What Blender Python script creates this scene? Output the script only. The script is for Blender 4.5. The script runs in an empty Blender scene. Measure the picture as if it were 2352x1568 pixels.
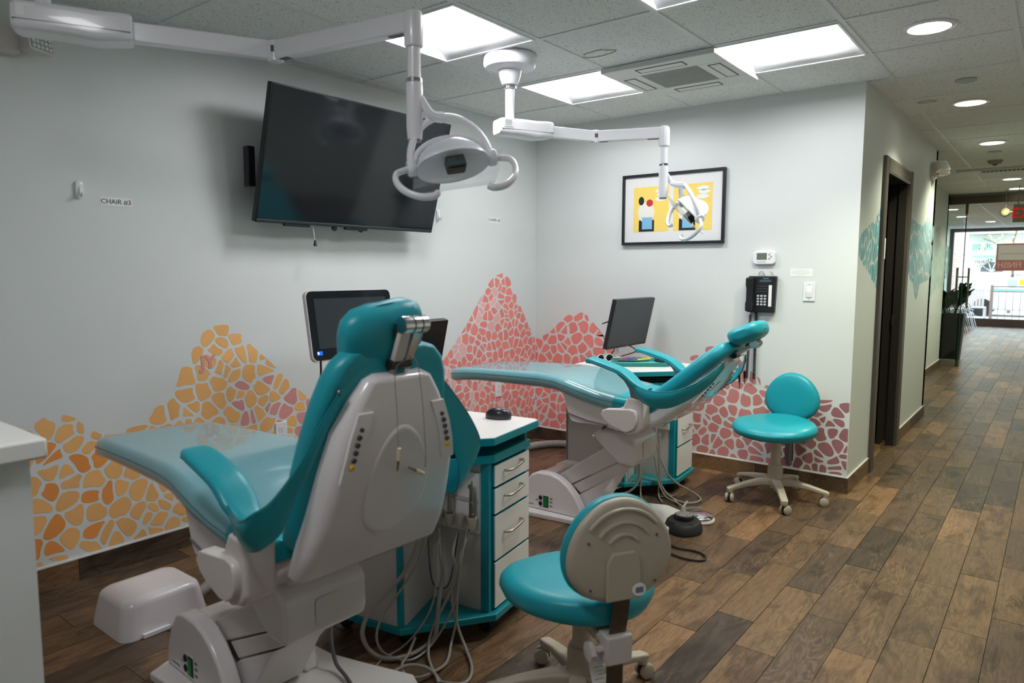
import bpy, bmesh, math, random
from math import sin, cos, pi, radians
from mathutils import Vector, Matrix

SC = bpy.context.scene
COL = SC.collection
random.seed(7)

# ------------------------------------------------------------------ camera
CAM = Vector((3.3769, -4.6502, 1.3738))
YAW, PITCH, ROLL, FPX = 0.66116, 0.09947, 0.00237, 1618.5
_d = Vector((-sin(YAW)*cos(PITCH), cos(YAW)*cos(PITCH), -sin(PITCH)))
_r = Vector((cos(YAW), sin(YAW), 0)); _u = _r.cross(_d)
_r2 = cos(ROLL)*_r + sin(ROLL)*_u; _u2 = -sin(ROLL)*_r + cos(ROLL)*_u
cd = bpy.data.cameras.new('camera'); cam = bpy.data.objects.new('camera', cd); COL.objects.link(cam)
M = Matrix((( _r2.x, _u2.x, -_d.x, CAM.x), (_r2.y, _u2.y, -_d.y, CAM.y), (_r2.z, _u2.z, -_d.z, CAM.z), (0,0,0,1)))
cam.matrix_world = M
cd.sensor_width = 36; cd.lens = 36*FPX/2352; cd.clip_start = 0.05; cd.clip_end = 200
cd.dof.use_dof = True; cd.dof.focus_distance = 4.1; cd.dof.aperture_fstop = 3.2
SC.camera = cam

def proj(p):
    v = Vector(p)-CAM; z = v.dot(_d)
    if z < 0.05: return None
    return (1176+FPX*v.dot(_r2)/z, 784-FPX*v.dot(_u2)/z, z)

# ------------------------------------------------------------------ world / exposure
W = bpy.data.worlds.new('world'); SC.world = W; W.use_nodes = True
_bg = W.node_tree.nodes['Background']
_bg.inputs[0].default_value = (0.80, 0.90, 1.0, 1); _bg.inputs[1].default_value = 6.0
SC.view_settings.view_transform = 'Standard'; SC.view_settings.look = 'None'
SC.view_settings.exposure = 0.0; SC.view_settings.gamma = 1.0
SC.view_settings.use_curve_mapping = False
SC.cycles.use_denoising = True
SC.cycles.max_bounces = 10; SC.cycles.diffuse_bounces = 6; SC.cycles.transparent_max_bounces = 12
SC.cycles.sample_clamp_indirect = 6.0
PANEL_E = 29.0          # radiance of the ceiling panels
DOWN_E = 9.0           # radiance of the hall downlight discs
SPOT_W = 115.0

# ------------------------------------------------------------------ helpers
def lin(c):
    c = c/255.0
    return c/12.92 if c <= 0.04045 else ((c+0.055)/1.055)**2.4
def rgb(r, g, b): return (lin(r), lin(g), lin(b), 1)

MATS = {}
def mat(name, col, rough=0.5, metal=0.0, coat=0.0, spec=0.5, emit=None, estr=0.0, trans=0.0, ior=1.45, bump=None, alpha=1.0):
    if name in MATS: return MATS[name]
    m = bpy.data.materials.new(name); m.use_nodes = True
    b = m.node_tree.nodes['Principled BSDF']
    b.inputs['Base Color'].default_value = col; b.inputs['Roughness'].default_value = rough
    b.inputs['Metallic'].default_value = metal; b.inputs['Coat Weight'].default_value = coat
    b.inputs['Coat Roughness'].default_value = 0.04
    b.inputs['Specular IOR Level'].default_value = spec; b.inputs['Transmission Weight'].default_value = trans
    b.inputs['IOR'].default_value = ior; b.inputs['Alpha'].default_value = alpha
    if emit: b.inputs['Emission Color'].default_value = emit; b.inputs['Emission Strength'].default_value = estr
    if bump:
        nt = m.node_tree; tc = nt.nodes.new('ShaderNodeTexCoord'); n = nt.nodes.new('ShaderNodeTexNoise')
        n.inputs['Scale'].default_value = bump[0]; n.inputs['Detail'].default_value = 3
        bp = nt.nodes.new('ShaderNodeBump'); bp.inputs['Strength'].default_value = bump[1]; bp.inputs['Distance'].default_value = 0.002
        nt.links.new(tc.outputs['Object'], n.inputs['Vector']); nt.links.new(n.outputs['Fac'], bp.inputs['Height'])
        nt.links.new(bp.outputs['Normal'], b.inputs['Normal'])
    MATS[name] = m; return m

def tag(o, label=None, cat=None, group=None, kind=None):
    if label: o['label'] = label
    if cat: o['category'] = cat
    if group: o['group'] = group
    if kind: o['kind'] = kind
    return o

def thing(name, label, cat, loc=(0,0,0), rz=0.0, group=None):
    o = bpy.data.objects.new(name, None); COL.objects.link(o)
    o.empty_display_size = 0.1
    o.location = loc; o.rotation_euler = (0, 0, rz)
    return tag(o, label, cat, group)

def rrect(w, h, r, n=4):
    """rounded rectangle outline, half sizes w,h"""
    r = min(r, w*0.999, h*0.999); P = []
    for (cx, cy, a0) in ((w-r, h-r, 0), (-w+r, h-r, pi/2), (-w+r, -h+r, pi), (w-r, -h+r, 1.5*pi)):
        for i in range(n+1):
            a = a0 + pi/2*i/n; P.append((cx+r*cos(a), cy+r*sin(a)))
    return P

def smooth_path(pts, n=6):
    pts = [Vector(p) for p in pts]
    if len(pts) < 3: return pts
    out = []
    for i in range(len(pts)-1):
        p0 = pts[max(i-1, 0)]; p1 = pts[i]; p2 = pts[i+1]; p3 = pts[min(i+2, len(pts)-1)]
        for k in range(n):
            t = k/n
            out.append(0.5*((2*p1)+(p2-p0)*t+(2*p0-5*p1+4*p2-p3)*t*t+(3*p1-p0-3*p2+p3)*t*t*t))
    out.append(pts[-1]); return out

def interp(tab, x):
    """piecewise smooth interpolation of tuples by first column"""
    if x <= tab[0][0]: return tab[0][1:]
    for a, b in zip(tab, tab[1:]):
        if x <= b[0]:
            t = (x-a[0])/(b[0]-a[0])
            return tuple(p+(q-p)*t for p, q in zip(a[1:], b[1:]))
    return tab[-1][1:]

class MB:
    def __init__(s): s.v = []; s.f = []; s.xf = None
    def add(s, verts, faces):
        o = len(s.v)
        for p in verts:
            p = Vector(p)
            s.v.append(tuple(s.xf @ p) if s.xf is not None else tuple(p))
        s.f += [tuple(o+i for i in f) for f in faces]; return s
    def box(s, x0, x1, y0, y1, z0, z1):
        V = [(x0,y0,z0),(x1,y0,z0),(x1,y1,z0),(x0,y1,z0),(x0,y0,z1),(x1,y0,z1),(x1,y1,z1),(x0,y1,z1)]
        return s.add(V, [(3,2,1,0),(4,5,6,7),(0,1,5,4),(1,2,6,5),(2,3,7,6),(3,0,4,7)])
    def loft(s, rings, caps=True, closed=True):
        n = len(rings[0]); V = [p for r in rings for p in r]; F = []
        m = n if closed else n-1
        for i in range(len(rings)-1):
            for j in range(m):
                a = i*n+j; b = i*n+(j+1) % n
                F.append((a, b, b+n, a+n))
        if caps:
            F.append(tuple(reversed(range(n)))); F.append(tuple((len(rings)-1)*n+j for j in range(n)))
        return s.add(V, F)
    def prism(s, poly, a0, a1, axis='z'):
        f = {'z': lambda p, a: (p[0], p[1], a), 'y': lambda p, a: (p[0], a, p[1]), 'x': lambda p, a: (a, p[0], p[1])}[axis]
        return s.loft([[f(p, a0) for p in poly], [f(p, a1) for p in poly]])
    def tube(s, pts, r, n=8, sm=0, caps=True, flat=1.0):
        pts = smooth_path(pts, sm) if sm else [Vector(p) for p in pts]
        rings = []; prev = None; L = len(pts)
        for i, p in enumerate(pts):
            t = (pts[min(i+1, L-1)]-pts[max(i-1, 0)])
            if t.length < 1e-9: t = Vector((0, 0, 1))
            t.normalize()
            if prev is None:
                prev = t.cross(Vector((0, 0, 1)))
                if prev.length < 0.05: prev = t.cross(Vector((1, 0, 0)))
            prev = prev - t*prev.dot(t)
            prev.normalize(); b = t.cross(prev)
            rr = r(i/(L-1)) if callable(r) else r
            rings.append([p+prev*rr*cos(2*pi*k/n)+b*rr*flat*sin(2*pi*k/n) for k in range(n)])
        return s.loft(rings, caps)
    def lathe(s, prof, c=(0,0,0), n=20, axis='z', caps=True):
        c = Vector(c); rings = []
        for r, h in prof:
            R = []
            for k in range(n):
                a = 2*pi*k/n; x, y = r*cos(a), r*sin(a)
                R.append(c+Vector({'z': (x, y, h), 'y': (y, h, x), 'x': (h, x, y)}[axis]))
            rings.append(R)
        return s.loft(rings, caps)
    def cyl(s, p0, p1, r, n=14): return s.tube([p0, p1], r, n)
    def ball(s, c, rx, ry, rz, n=12, m=8):
        rings = []
        for i in range(m+1):
            a = -pi/2+pi*i/m; k = max(cos(a), 0.001)
            rings.append([(c[0]+rx*k*cos(2*pi*j/n), c[1]+ry*k*sin(2*pi*j/n), c[2]+rz*sin(a)) for j in range(n)])
        return s.loft(rings)
    def ribbon(s, path, w, th):
        """path: list of (pos, side vector, normal vector); rectangular section"""
        rings = []
        for (p, sd, nm), ww in zip(path, w):
            p = Vector(p); sd = Vector(sd); nm = Vector(nm)
            rings.append([p+sd*a*ww+nm*b*th for a, b in rrect(1, 1, 0.55, 3)])
        return s.loft(rings)
    def build(s, name, m, parent=None, smooth=True, bevel=0.0, seg=2, sub=0, sharp=38, solid=0.0, wn=True):
        me = bpy.data.meshes.new(name); me.from_pydata(s.v, [], s.f); me.update()
        bm = bmesh.new(); bm.from_mesh(me); bmesh.ops.recalc_face_normals(bm, faces=bm.faces); bm.to_mesh(me); bm.free()
        if smooth:
            me.polygons.foreach_set('use_smooth', [True]*len(me.polygons))
            if not bevel: me.set_sharp_from_angle(angle=radians(sharp))
        if m is not None: me.materials.append(m)
        o = bpy.data.objects.new(name, me); COL.objects.link(o)
        if parent: o.parent = parent
        if solid:
            k = o.modifiers.new('solid', 'SOLIDIFY'); k.thickness = solid; k.offset = 0
        if smooth and wn:
            pass
        if bevel:
            k = o.modifiers.new('bevel', 'BEVEL'); k.width = bevel; k.segments = seg; k.limit_method = 'ANGLE'; k.angle_limit = radians(40)
            k.harden_normals = False
            me.set_sharp_from_angle(angle=radians(75))
        if smooth and wn and len(s.f) > 5:
            k = o.modifiers.new('wn', 'WEIGHTED_NORMAL'); k.mode = 'FACE_AREA'; k.keep_sharp = True; k.weight = 60
        if sub:
            k = o.modifiers.new('sub', 'SUBSURF'); k.levels = sub; k.render_levels = sub
        return o

def B(x0, x1, y0, y1, z0, z1): return MB().box(x0, x1, y0, y1, z0, z1)

def text(body, name, m, size, loc, rot, parent=None, depth=0.0004, align='CENTER', mirror=False, sx=1.0, bold=0.0):
    cu = bpy.data.curves.new(name, 'FONT'); cu.body = body; cu.size = size; cu.extrude = depth
    cu.offset = bold; cu.align_x = align; cu.align_y = 'CENTER'; cu.resolution_u = 3
    t = bpy.data.objects.new(name, cu); COL.objects.link(t)
    bpy.context.view_layer.update()
    me = bpy.data.meshes.new_from_object(t.evaluated_get(bpy.context.evaluated_depsgraph_get()))
    bpy.data.objects.remove(t)
    k = (-1 if mirror else 1)*sx
    me.transform(Matrix.Diagonal((k, 1, 1, 1)))
    if mirror: me.flip_normals()
    me.materials.clear(); me.materials.append(m)
    o = bpy.data.objects.new(name, me); COL.objects.link(o); o.location = loc; o.rotation_euler = rot
    if parent: o.parent = parent
    return o

def copy_tree(o, parent=None):
    c = o.copy(); COL.objects.link(c)
    if parent is not None: c.parent = parent
    for ch in list(o.children): copy_tree(ch, c)
    return c

# ------------------------------------------------------------------ materials
def nodes(m): return m.node_tree.nodes, m.node_tree.links
WALL = mat('wall_paint', rgb(220, 224, 223), 0.42, spec=0.4, bump=(260, 0.06))
WHITE = mat('white_plastic', rgb(222, 216, 217), 0.22, coat=0.15)
WHITE2 = mat('off_white_plastic', rgb(210, 202, 198), 0.3)
WHITEM = mat('white_enamel', rgb(236, 236, 240), 0.2, coat=0.2)
BEIGE = mat('beige_plastic', rgb(184, 173, 156), 0.35)
LAM = mat('white_laminate', rgb(226, 221, 219), 0.35)
LAMG = mat('grey_laminate', rgb(190, 184, 180), 0.45)
TEALP = mat('teal_laminate', rgb(8, 134, 148), 0.32)
CHROME = mat('chrome', rgb(215, 215, 218), 0.12, metal=1.0)
STEEL = mat('brushed_steel', rgb(178, 172, 164), 0.3, metal=1.0)
BLACK = mat('black_plastic', rgb(30, 32, 37), 0.35)
BLACKM = mat('black_matte', rgb(14, 15, 18), 0.6)
RUB = mat('dark_rubber', rgb(38, 38, 42), 0.6)
GREYP = mat('grey_plastic', rgb(128, 126, 130), 0.45)
GREYD = mat('grey_button', rgb(78, 76, 80), 0.4)
YEL = mat('yellow_button', rgb(235, 190, 20), 0.4)
GREEN = mat('green_switch', rgb(10, 120, 50), 0.3)
HOSE = mat('grey_tubing', rgb(150, 143, 136), 0.4)
HOSE2 = mat('corrugated_hose', rgb(150, 145, 142), 0.5)
SCREEN = mat('dark_screen', rgb(24, 28, 34), 0.09, spec=0.55)
SCREEN2 = mat('matt_screen', rgb(58, 61, 66), 0.28, spec=0.5)
DKWOOD = mat('dark_door_wood', rgb(44, 38, 37), 0.45, bump=(60, 0.3))
PAPER = mat('paper_white', rgb(240, 240, 238), 0.6)
INK = mat('ink', rgb(52, 56, 62), 0.6)
BROWNM = mat('bronze_metal', rgb(92, 82, 72), 0.4, metal=0.6)

def vinyl(name, col, coat=0.0):
    m = mat(name, col, 0.36, coat=coat, spec=0.45)
    ns, lk = nodes(m); b = ns['Principled BSDF']
    tc = ns.new('ShaderNodeTexCoord'); n = ns.new('ShaderNodeTexNoise'); n.inputs['Scale'].default_value = 420
    n2 = ns.new('ShaderNodeTexNoise'); n2.inputs['Scale'].default_value = 9
    bp = ns.new('ShaderNodeBump'); bp.inputs['Strength'].default_value = 0.12; bp.inputs['Distance'].default_value = 0.001
    bp2 = ns.new('ShaderNodeBump'); bp2.inputs['Strength'].default_value = 0.25; bp2.inputs['Distance'].default_value = 0.006
    lk.new(tc.outputs['Object'], n.inputs['Vector']); lk.new(tc.outputs['Object'], n2.inputs['Vector'])
    lk.new(n.outputs['Fac'], bp.inputs['Height']); lk.new(n2.outputs['Fac'], bp2.inputs['Height'])
    lk.new(bp2.outputs['Normal'], bp.inputs['Normal']); lk.new(bp.outputs['Normal'], b.inputs['Normal'])
    return m
TEAL = vinyl('teal_vinyl', rgb(28, 152, 166))
TEALS = vinyl('teal_vinyl_seam', rgb(18, 118, 130))

def clear(name, tint=(1, 1, 1, 1), rough=0.03, ior=1.45, haze=0.0):
    """clear film: transparent with a fresnel reflection (and a little milky haze)"""
    m = bpy.data.materials.new(name); m.use_nodes = True; ns, lk = nodes(m); ns.clear()
    out = ns.new('ShaderNodeOutputMaterial'); mx = ns.new('ShaderNodeMixShader'); fr = ns.new('ShaderNodeFresnel')
    fr.inputs['IOR'].default_value = ior
    tr = ns.new('ShaderNodeBsdfTransparent'); tr.inputs[0].default_value = tint
    gl = ns.new('ShaderNodeBsdfGlossy'); gl.inputs['Roughness'].default_value = rough
    src = tr
    if haze:
        df = ns.new('ShaderNodeBsdfDiffuse'); df.inputs[0].default_value = (0.85, 0.87, 0.88, 1)
        m2 = ns.new('ShaderNodeMixShader'); m2.inputs[0].default_value = haze
        lk.new(tr.outputs[0], m2.inputs[1]); lk.new(df.outputs[0], m2.inputs[2]); src = m2
    gm = ns.new('ShaderNodeNewGeometry'); iv = ns.new('ShaderNodeMath'); iv.operation = 'SUBTRACT'; iv.inputs[0].default_value = 1.0
    ml = ns.new('ShaderNodeMath'); ml.operation = 'MULTIPLY'; lk.new(gm.outputs['Backfacing'], iv.inputs[1])
    lk.new(fr.outputs[0], ml.inputs[0]); lk.new(iv.outputs[0], ml.inputs[1])
    lk.new(ml.outputs[0], mx.inputs[0]); lk.new(src.outputs[0], mx.inputs[1]); lk.new(gl.outputs[0], mx.inputs[2])
    lk.new(mx.outputs[0], out.inputs[0]); return m
FILM = clear('clear_vinyl_film', (1, 1, 1, 1), 0.028, 1.6, 0.20)
CLEARP = clear('clear_plastic', (0.96, 0.97, 0.98, 1), 0.04, 1.4, 0.06)
GLASS = clear('pane_glass', (0.90, 0.95, 0.93, 1), 0.0, 1.45)

def emis(name, col, s):
    return mat(name, (0.8, 0.8, 0.8, 1), 0.5, emit=col, estr=s)
PANEL = emis('panel_light', (0.98, 0.99, 1.0, 1), PANEL_E)
PANELW = mat('panel_wing', rgb(245, 245, 248), 0.5)
DOWN = emis('downlight_glow', (1.0, 0.97, 0.80, 1), DOWN_E)

def wood_tile():
    m = mat('wood_look_tile', rgb(110, 82, 58), 0.40, spec=0.4)
    ns, lk = nodes(m); b = ns['Principled BSDF']
    geo = ns.new('ShaderNodeNewGeometry'); oi = ns.new('ShaderNodeObjectInfo'); at = ns.new('ShaderNodeAttribute'); at.attribute_name = 'rnd'
    ad = ns.new('ShaderNodeMath'); ad.operation = 'ADD'; fr = ns.new('ShaderNodeMath'); fr.operation = 'FRACT'
    lk.new(oi.outputs['Random'], ad.inputs[0]); lk.new(at.outputs['Fac'], ad.inputs[1]); lk.new(ad.outputs[0], fr.inputs[0])
    mul = ns.new('ShaderNodeMath'); mul.operation = 'MULTIPLY'; mul.inputs[1].default_value = 53.0; lk.new(fr.outputs[0], mul.inputs[0])
    cb = ns.new('ShaderNodeCombineXYZ'); lk.new(mul.outputs[0], cb.inputs[0]); lk.new(mul.outputs[0], cb.inputs[2])
    va = ns.new('ShaderNodeVectorMath'); va.operation = 'ADD'; lk.new(geo.outputs['Position'], va.inputs[0]); lk.new(cb.outputs[0], va.inputs[1])
    def noise(scale, sx, sy, det=4, dist=0.0):
        mp = ns.new('ShaderNodeMapping'); mp.inputs['Scale'].default_value = (sx, sy, sx)
        n = ns.new('ShaderNodeTexNoise'); n.inputs['Scale'].default_value = scale; n.inputs['Detail'].default_value = det; n.inputs['Distortion'].default_value = dist
        lk.new(va.outputs[0], mp.inputs['Vector']); lk.new(mp.outputs[0], n.inputs['Vector']); return n
    big = noise(1.0, 9.0, 3.2, 3, 1.2); grain = noise(1.0, 95.0, 7.0, 4, 0.6); fig = noise(1.0, 16.0, 3.0, 2, 2.6)
    # figure lines
    sn = ns.new('ShaderNodeMath'); sn.operation = 'MULTIPLY'; sn.inputs[1].default_value = 30.0; lk.new(fig.outputs['Fac'], sn.inputs[0])
    sn2 = ns.new('ShaderNodeMath'); sn2.operation = 'SINE'; lk.new(sn.outputs[0], sn2.inputs[0])
    r1 = ns.new('ShaderNodeValToRGB'); e = r1.color_ramp.elements
    e[0].position = 0.05; e[0].color = rgb(80, 66, 55); e[1].position = 0.97; e[1].color = rgb(140, 108, 78)
    for p, c in ((0.30, rgb(96, 77, 61)), (0.62, rgb(112, 88, 66)), (0.85, rgb(126, 98, 71))):
        k = e.new(p); k.color = c
    lk.new(fr.outputs[0], r1.inputs[0])
    def mixmul(prev, fac_out, lo, hi, c):
        rr = ns.new('ShaderNodeMapRange'); rr.inputs['From Min'].default_value = lo; rr.inputs['From Max'].default_value = hi
        rr.clamp = True; lk.new(fac_out, rr.inputs['Value'])
        mx = ns.new('ShaderNodeMix'); mx.data_type = 'RGBA'; mx.blend_type = 'MULTIPLY'
        lk.new(rr.outputs[0], mx.inputs['Factor']); lk.new(prev, mx.inputs['A']); mx.inputs['B'].default_value = c
        return mx.outputs['Result']
    c = mixmul(r1.outputs[0], big.outputs['Fac'], 0.50, 0.68, (0.50, 0.48, 0.47, 1))
    c = mixmul(c, grain.outputs['Fac'], 0.45, 0.75, (0.66, 0.62, 0.58, 1))
    c = mixmul(c, sn2.outputs[0], 0.2, 1.0, (0.80, 0.76, 0.72, 1))
    l1 = ns.new('ShaderNodeMapRange'); l1.inputs['From Min'].default_value = -0.35; l1.inputs['From Max'].default_value = -1.0; lk.new(sn2.outputs[0], l1.inputs['Value'])
    l2 = ns.new('ShaderNodeMapRange'); l2.inputs['From Min'].default_value = 0.48; l2.inputs['From Max'].default_value = 0.62; lk.new(noise(1.0, 5.0, 2.0, 2, 0.5).outputs['Fac'], l2.inputs['Value'])
    l3 = ns.new('ShaderNodeMath'); l3.operation = 'MULTIPLY'; lk.new(l1.outputs[0], l3.inputs[0]); lk.new(l2.outputs[0], l3.inputs[1])
    l4 = ns.new('ShaderNodeMath'); l4.operation = 'MULTIPLY'; l4.inputs[1].default_value = 0.22; lk.new(l3.outputs[0], l4.inputs[0])
    lm = ns.new('ShaderNodeMix'); lm.data_type = 'RGBA'; lk.new(l4.outputs[0], lm.inputs['Factor']); lk.new(c, lm.inputs['A']); lm.inputs['B'].default_value = rgb(172, 136, 100)
    c = lm.outputs['Result']
    lk.new(c, b.inputs['Base Color'])
    bp = ns.new('ShaderNodeBump'); bp.inputs['Strength'].default_value = 0.08; bp.inputs['Distance'].default_value = 0.002
    lk.new(grain.outputs['Fac'], bp.inputs['Height']); lk.new(bp.outputs['Normal'], b.inputs['Normal'])
    return m
WOOD = wood_tile()
GROUT = mat('tile_grout', rgb(60, 50, 42), 0.8)

def acoustic():
    m = mat('acoustic_tile', rgb(206, 207, 205), 0.9, spec=0.1)
    ns, lk = nodes(m); b = ns['Principled BSDF']
    geo = ns.new('ShaderNodeNewGeometry'); n = ns.new('ShaderNodeTexNoise'); n.inputs['Scale'].default_value = 130; n.inputs['Detail'].default_value = 2
    n2 = ns.new('ShaderNodeTexNoise'); n2.inputs['Scale'].default_value = 420
    r = ns.new('ShaderNodeValToRGB'); e = r.color_ramp.elements
    e[0].position = 0.31; e[0].color = rgb(160, 162, 162); e[1].position = 0.40; e[1].color = rgb(232, 233, 232)
    lk.new(geo.outputs['Position'], n.inputs['Vector']); lk.new(geo.outputs['Position'], n2.inputs['Vector'])
    lk.new(n.outputs['Fac'], r.inputs[0]); lk.new(r.outputs[0], b.inputs['Base Color'])
    bp = ns.new('ShaderNodeBump'); bp.inputs['Strength'].default_value = 0.3; bp.inputs['Distance'].default_value = 0.002
    lk.new(n2.outputs['Fac'], bp.inputs['Height']); lk.new(bp.outputs['Normal'], b.inputs['Normal'])
    return m
ACOU = acoustic()
TEE = mat('tee_enamel', rgb(222, 225, 227), 0.45)

# ------------------------------------------------------------------ the room
H = 2.4833; RW = 2.3953; HX1 = 4.35
LAMBDA = 0.6096
PX0 = 2.5006; PW = 0.1475; PL = 0.6235

def struct(o): o['kind'] = 'structure'; return o

wall_left = struct(MB().box(-0.12, 0, -6.5, 0.12, 0, H+0.3).build('wall_left', WALL, smooth=False))
wall_back = struct(MB().box(0, RW, 0, 0.12, 0, H+0.3).build('wall_back', WALL, smooth=False))
# hall wall with the door opening (y 0.70..1.55, z 0..2.09)
mb = MB(); mb.box(RW-0.12, RW, 0.12, 0.70, 0, H+0.3); mb.box(RW-0.12, RW, 1.55, 3.05, 0, H+0.3); mb.box(RW-0.12, RW, 0.70, 1.55, 2.09, H+0.3)
wall_hall = struct(mb.build('wall_hall', WALL, smooth=False))
mb = MB(); mb.box(1.90, 2.02, 3.05, 7.35, 0, H+0.3); mb.box(1.90, RW, 2.95, 3.05, 0, H+0.3)
wall_hall_far = struct(mb.build('wall_hall_far', WALL, smooth=False))
wall_right = struct(MB().box(HX1, HX1+0.12, -6.5, 17.2, 0, H+0.3).build('wall_right', WALL, smooth=False))
wall_rear = struct(MB().box(0, HX1, -6.62, -6.5, 0, H+0.3).build('wall_rear', WALL, smooth=False))
wall_lobby = struct(MB().box(0.88, 1.0, 7.25, 17.2, 0, H+0.3).box(1.0, 2.02, 7.25, 7.35, 0, H+0.3).build('wall_lobby', WALL, smooth=False))
# dark room behind the door, its unlit gloom put into the wall colour
DARK = mat('dark_room_shade', rgb(40, 38, 38), 0.8)
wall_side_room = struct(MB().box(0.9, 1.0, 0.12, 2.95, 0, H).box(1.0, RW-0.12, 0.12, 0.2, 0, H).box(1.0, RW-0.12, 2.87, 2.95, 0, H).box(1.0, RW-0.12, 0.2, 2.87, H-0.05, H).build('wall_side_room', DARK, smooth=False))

# ---- floor: sub-floor of grout, planks as parts
floor = struct(MB().box(0, HX1, -6.5, 17.2, -0.06, -0.006).build('floor', GROUT, smooth=False))
offs = [-0.93, -1.14, -1.35, -1.14, -0.93, -0.72]
full = MB().box(-PW/2+0.0012, PW/2-0.0012, -PL/2+0.0012, PL/2-0.0012, -0.012, 0.0)
planks = []; cells = []
k0 = int((0-PX0)/PW)-1; k1 = int((HX1-PX0)/PW)+1
for k in range(k0, k1+1):
    xa = PX0+k*PW; xb = xa+PW; o = offs[k % 6]
    for j in range(-10, 31):
        ya = o+j*PL; yb = ya+PL
        x0, x1, y0, y1 = max(xa, 0.0), min(xb, HX1), max(ya, -6.5), min(yb, 17.0)
        if x1-x0 < 0.01 or y1-y0 < 0.01: continue
        if x1 <= RW-0.12 and y0 > 0.13 and y1 < 2.9: continue
        ps = [proj((x, y, 0)) for x, y in ((x0, y0), (x1, y0), (x1, y1), (x0, y1))]
        a = 0.0
        if all(ps) and any(-60 < p[0] < 2412 and -60 < p[1] < 1628 for p in ps):
            a = abs(sum(ps[i][0]*ps[(i+1) % 4][1]-ps[(i+1) % 4][0]*ps[i][1] for i in range(4)))/2
        vis = not (x1 < RW+0.01 and y1 > 0.1)
        cells.append((a if vis else 0.0, x0, x1, y0, y1, (x1-x0 > PW-0.001 and y1-y0 > PL-0.001)))
cells.sort(key=lambda c: -c[0])
me_full = None; rest = MB(); rest_r = []
for i, (a, x0, x1, y0, y1, whole) in enumerate(cells):
    if i < 296 and a > 0:
        if whole:
            if me_full is None:
                ob = full.build('floor_plank', WOOD, floor, smooth=False); me_full = ob.data
            else:
                ob = bpy.data.objects.new('floor_plank', me_full); COL.objects.link(ob); ob.parent = floor
            ob.location = ((x0+x1)/2, (y0+y1)/2, random.uniform(-0.0006, 0.0004))
        else:
            B(x0+0.0012, x1-0.0012, y0+0.0012, y1-0.0012, -0.012, 0.0).build('floor_plank', WOOD, floor, smooth=False)
    else:
        rest.box(x0+0.0012, x1-0.0012, y0+0.0012, y1-0.0012, -0.012, 0.0); rest_r += [random.random()]*6
ob = rest.build('floor_planks_beyond', WOOD, floor, smooth=False); ob['kind'] = 'stuff'
at = ob.data.attributes.new('rnd', 'FLOAT', 'FACE'); at.data.foreach_set('value', rest_r)

# ---- baseboards of wood-look tile, piece by piece
def baseboard(name, axis, fixed, side, a0, a1, first, ln=0.61, parent=None):
    par = struct(bpy.data.objects.new(name, None)); COL.objects.link(par)
    a = first
    while a > a0: a -= ln
    while a < a1:
        s, e = max(a, a0)+0.001, min(a+ln, a1)-0.001
        if e-s > 0.01:
            lo, hi = (fixed, fixed+0.010*side) if side > 0 else (fixed+0.010*side, fixed)
            o = B(lo, hi, s, e, 0.0, 0.0985) if axis == 'y' else B(s, e, lo, hi, 0.0, 0.0985)
            o = o.build('baseboard_tile', WOOD, par, smooth=False)
            rr = random.random()*0.35
            t = o.data.attributes.new('rnd', 'FLOAT', 'FACE'); t.data.foreach_set('value', [rr]*6)
        a += ln
    mb = MB()
    lo, hi = (fixed, fixed+0.009*side) if side > 0 else (fixed+0.009*side, fixed)
    (mb.box(lo, hi, a0, a1, 0.0985, 0.104) if axis == 'y' else mb.box(a0, a1, lo, hi, 0.0985, 0.104))
    mb.build('caulk_line', WHITE, par, smooth=False)
    return par
baseboard('baseboard_left', 'y', 0.0, 1, -6.5, 0.0, -3.45)
baseboard('baseboard_back', 'x', 0.0, -1, 0.01, RW+0.010, 0.0)
baseboard('baseboard_hall', 'y', RW, 1, 0.0, 0.60, 0.0)
baseboard('baseboard_hall_far', 'y', RW, 1, 1.66, 3.05, 1.66)
baseboard('baseboard_far', 'y', 2.02, 1, 3.05, 7.35, 3.05)

# ---- ceiling: grid of tees and lay-in tiles as parts
ceiling = struct(MB().box(-0.12, HX1+0.12, -6.6, 17.2, H+0.10, H+0.2).build('ceiling', WALL, smooth=False))
cx = [0.0, 0.096] + [0.70+i*LAMBDA for i in range(6)] + [HX1]
ry = [-0.568+i*LAMBDA for i in range(-10, 15)]      # row lines, up to y = 7.97
rowl = [-6.5]+ry
light_cells = {(2, -3), (4, -3), (2, -5), (4, -5), (2, -7), (4, -7)}   # column, row index (row ends at ry)
def yrow(i): return -0.568+i*LAMBDA
def solid(x0, x1, y0, y1):
    """is there ceiling over this cell (not above a wall)?"""
    cxm, cym = (x0+x1)/2, (y0+y1)/2
    if cym > 0.05 and cym < 3.05 and cxm < RW: return False
    if cym > 3.05 and cxm < 2.02: return False
    return True
AC_CELL = (3, -1)
LIGHTS = [(2, -1), (4, -1), (2, -3), (4, -3), (4, -7)]   # columns start at cx[col], row from yrow(r) to yrow(r+1)
tile_me = None
T = 0.0045
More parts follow.
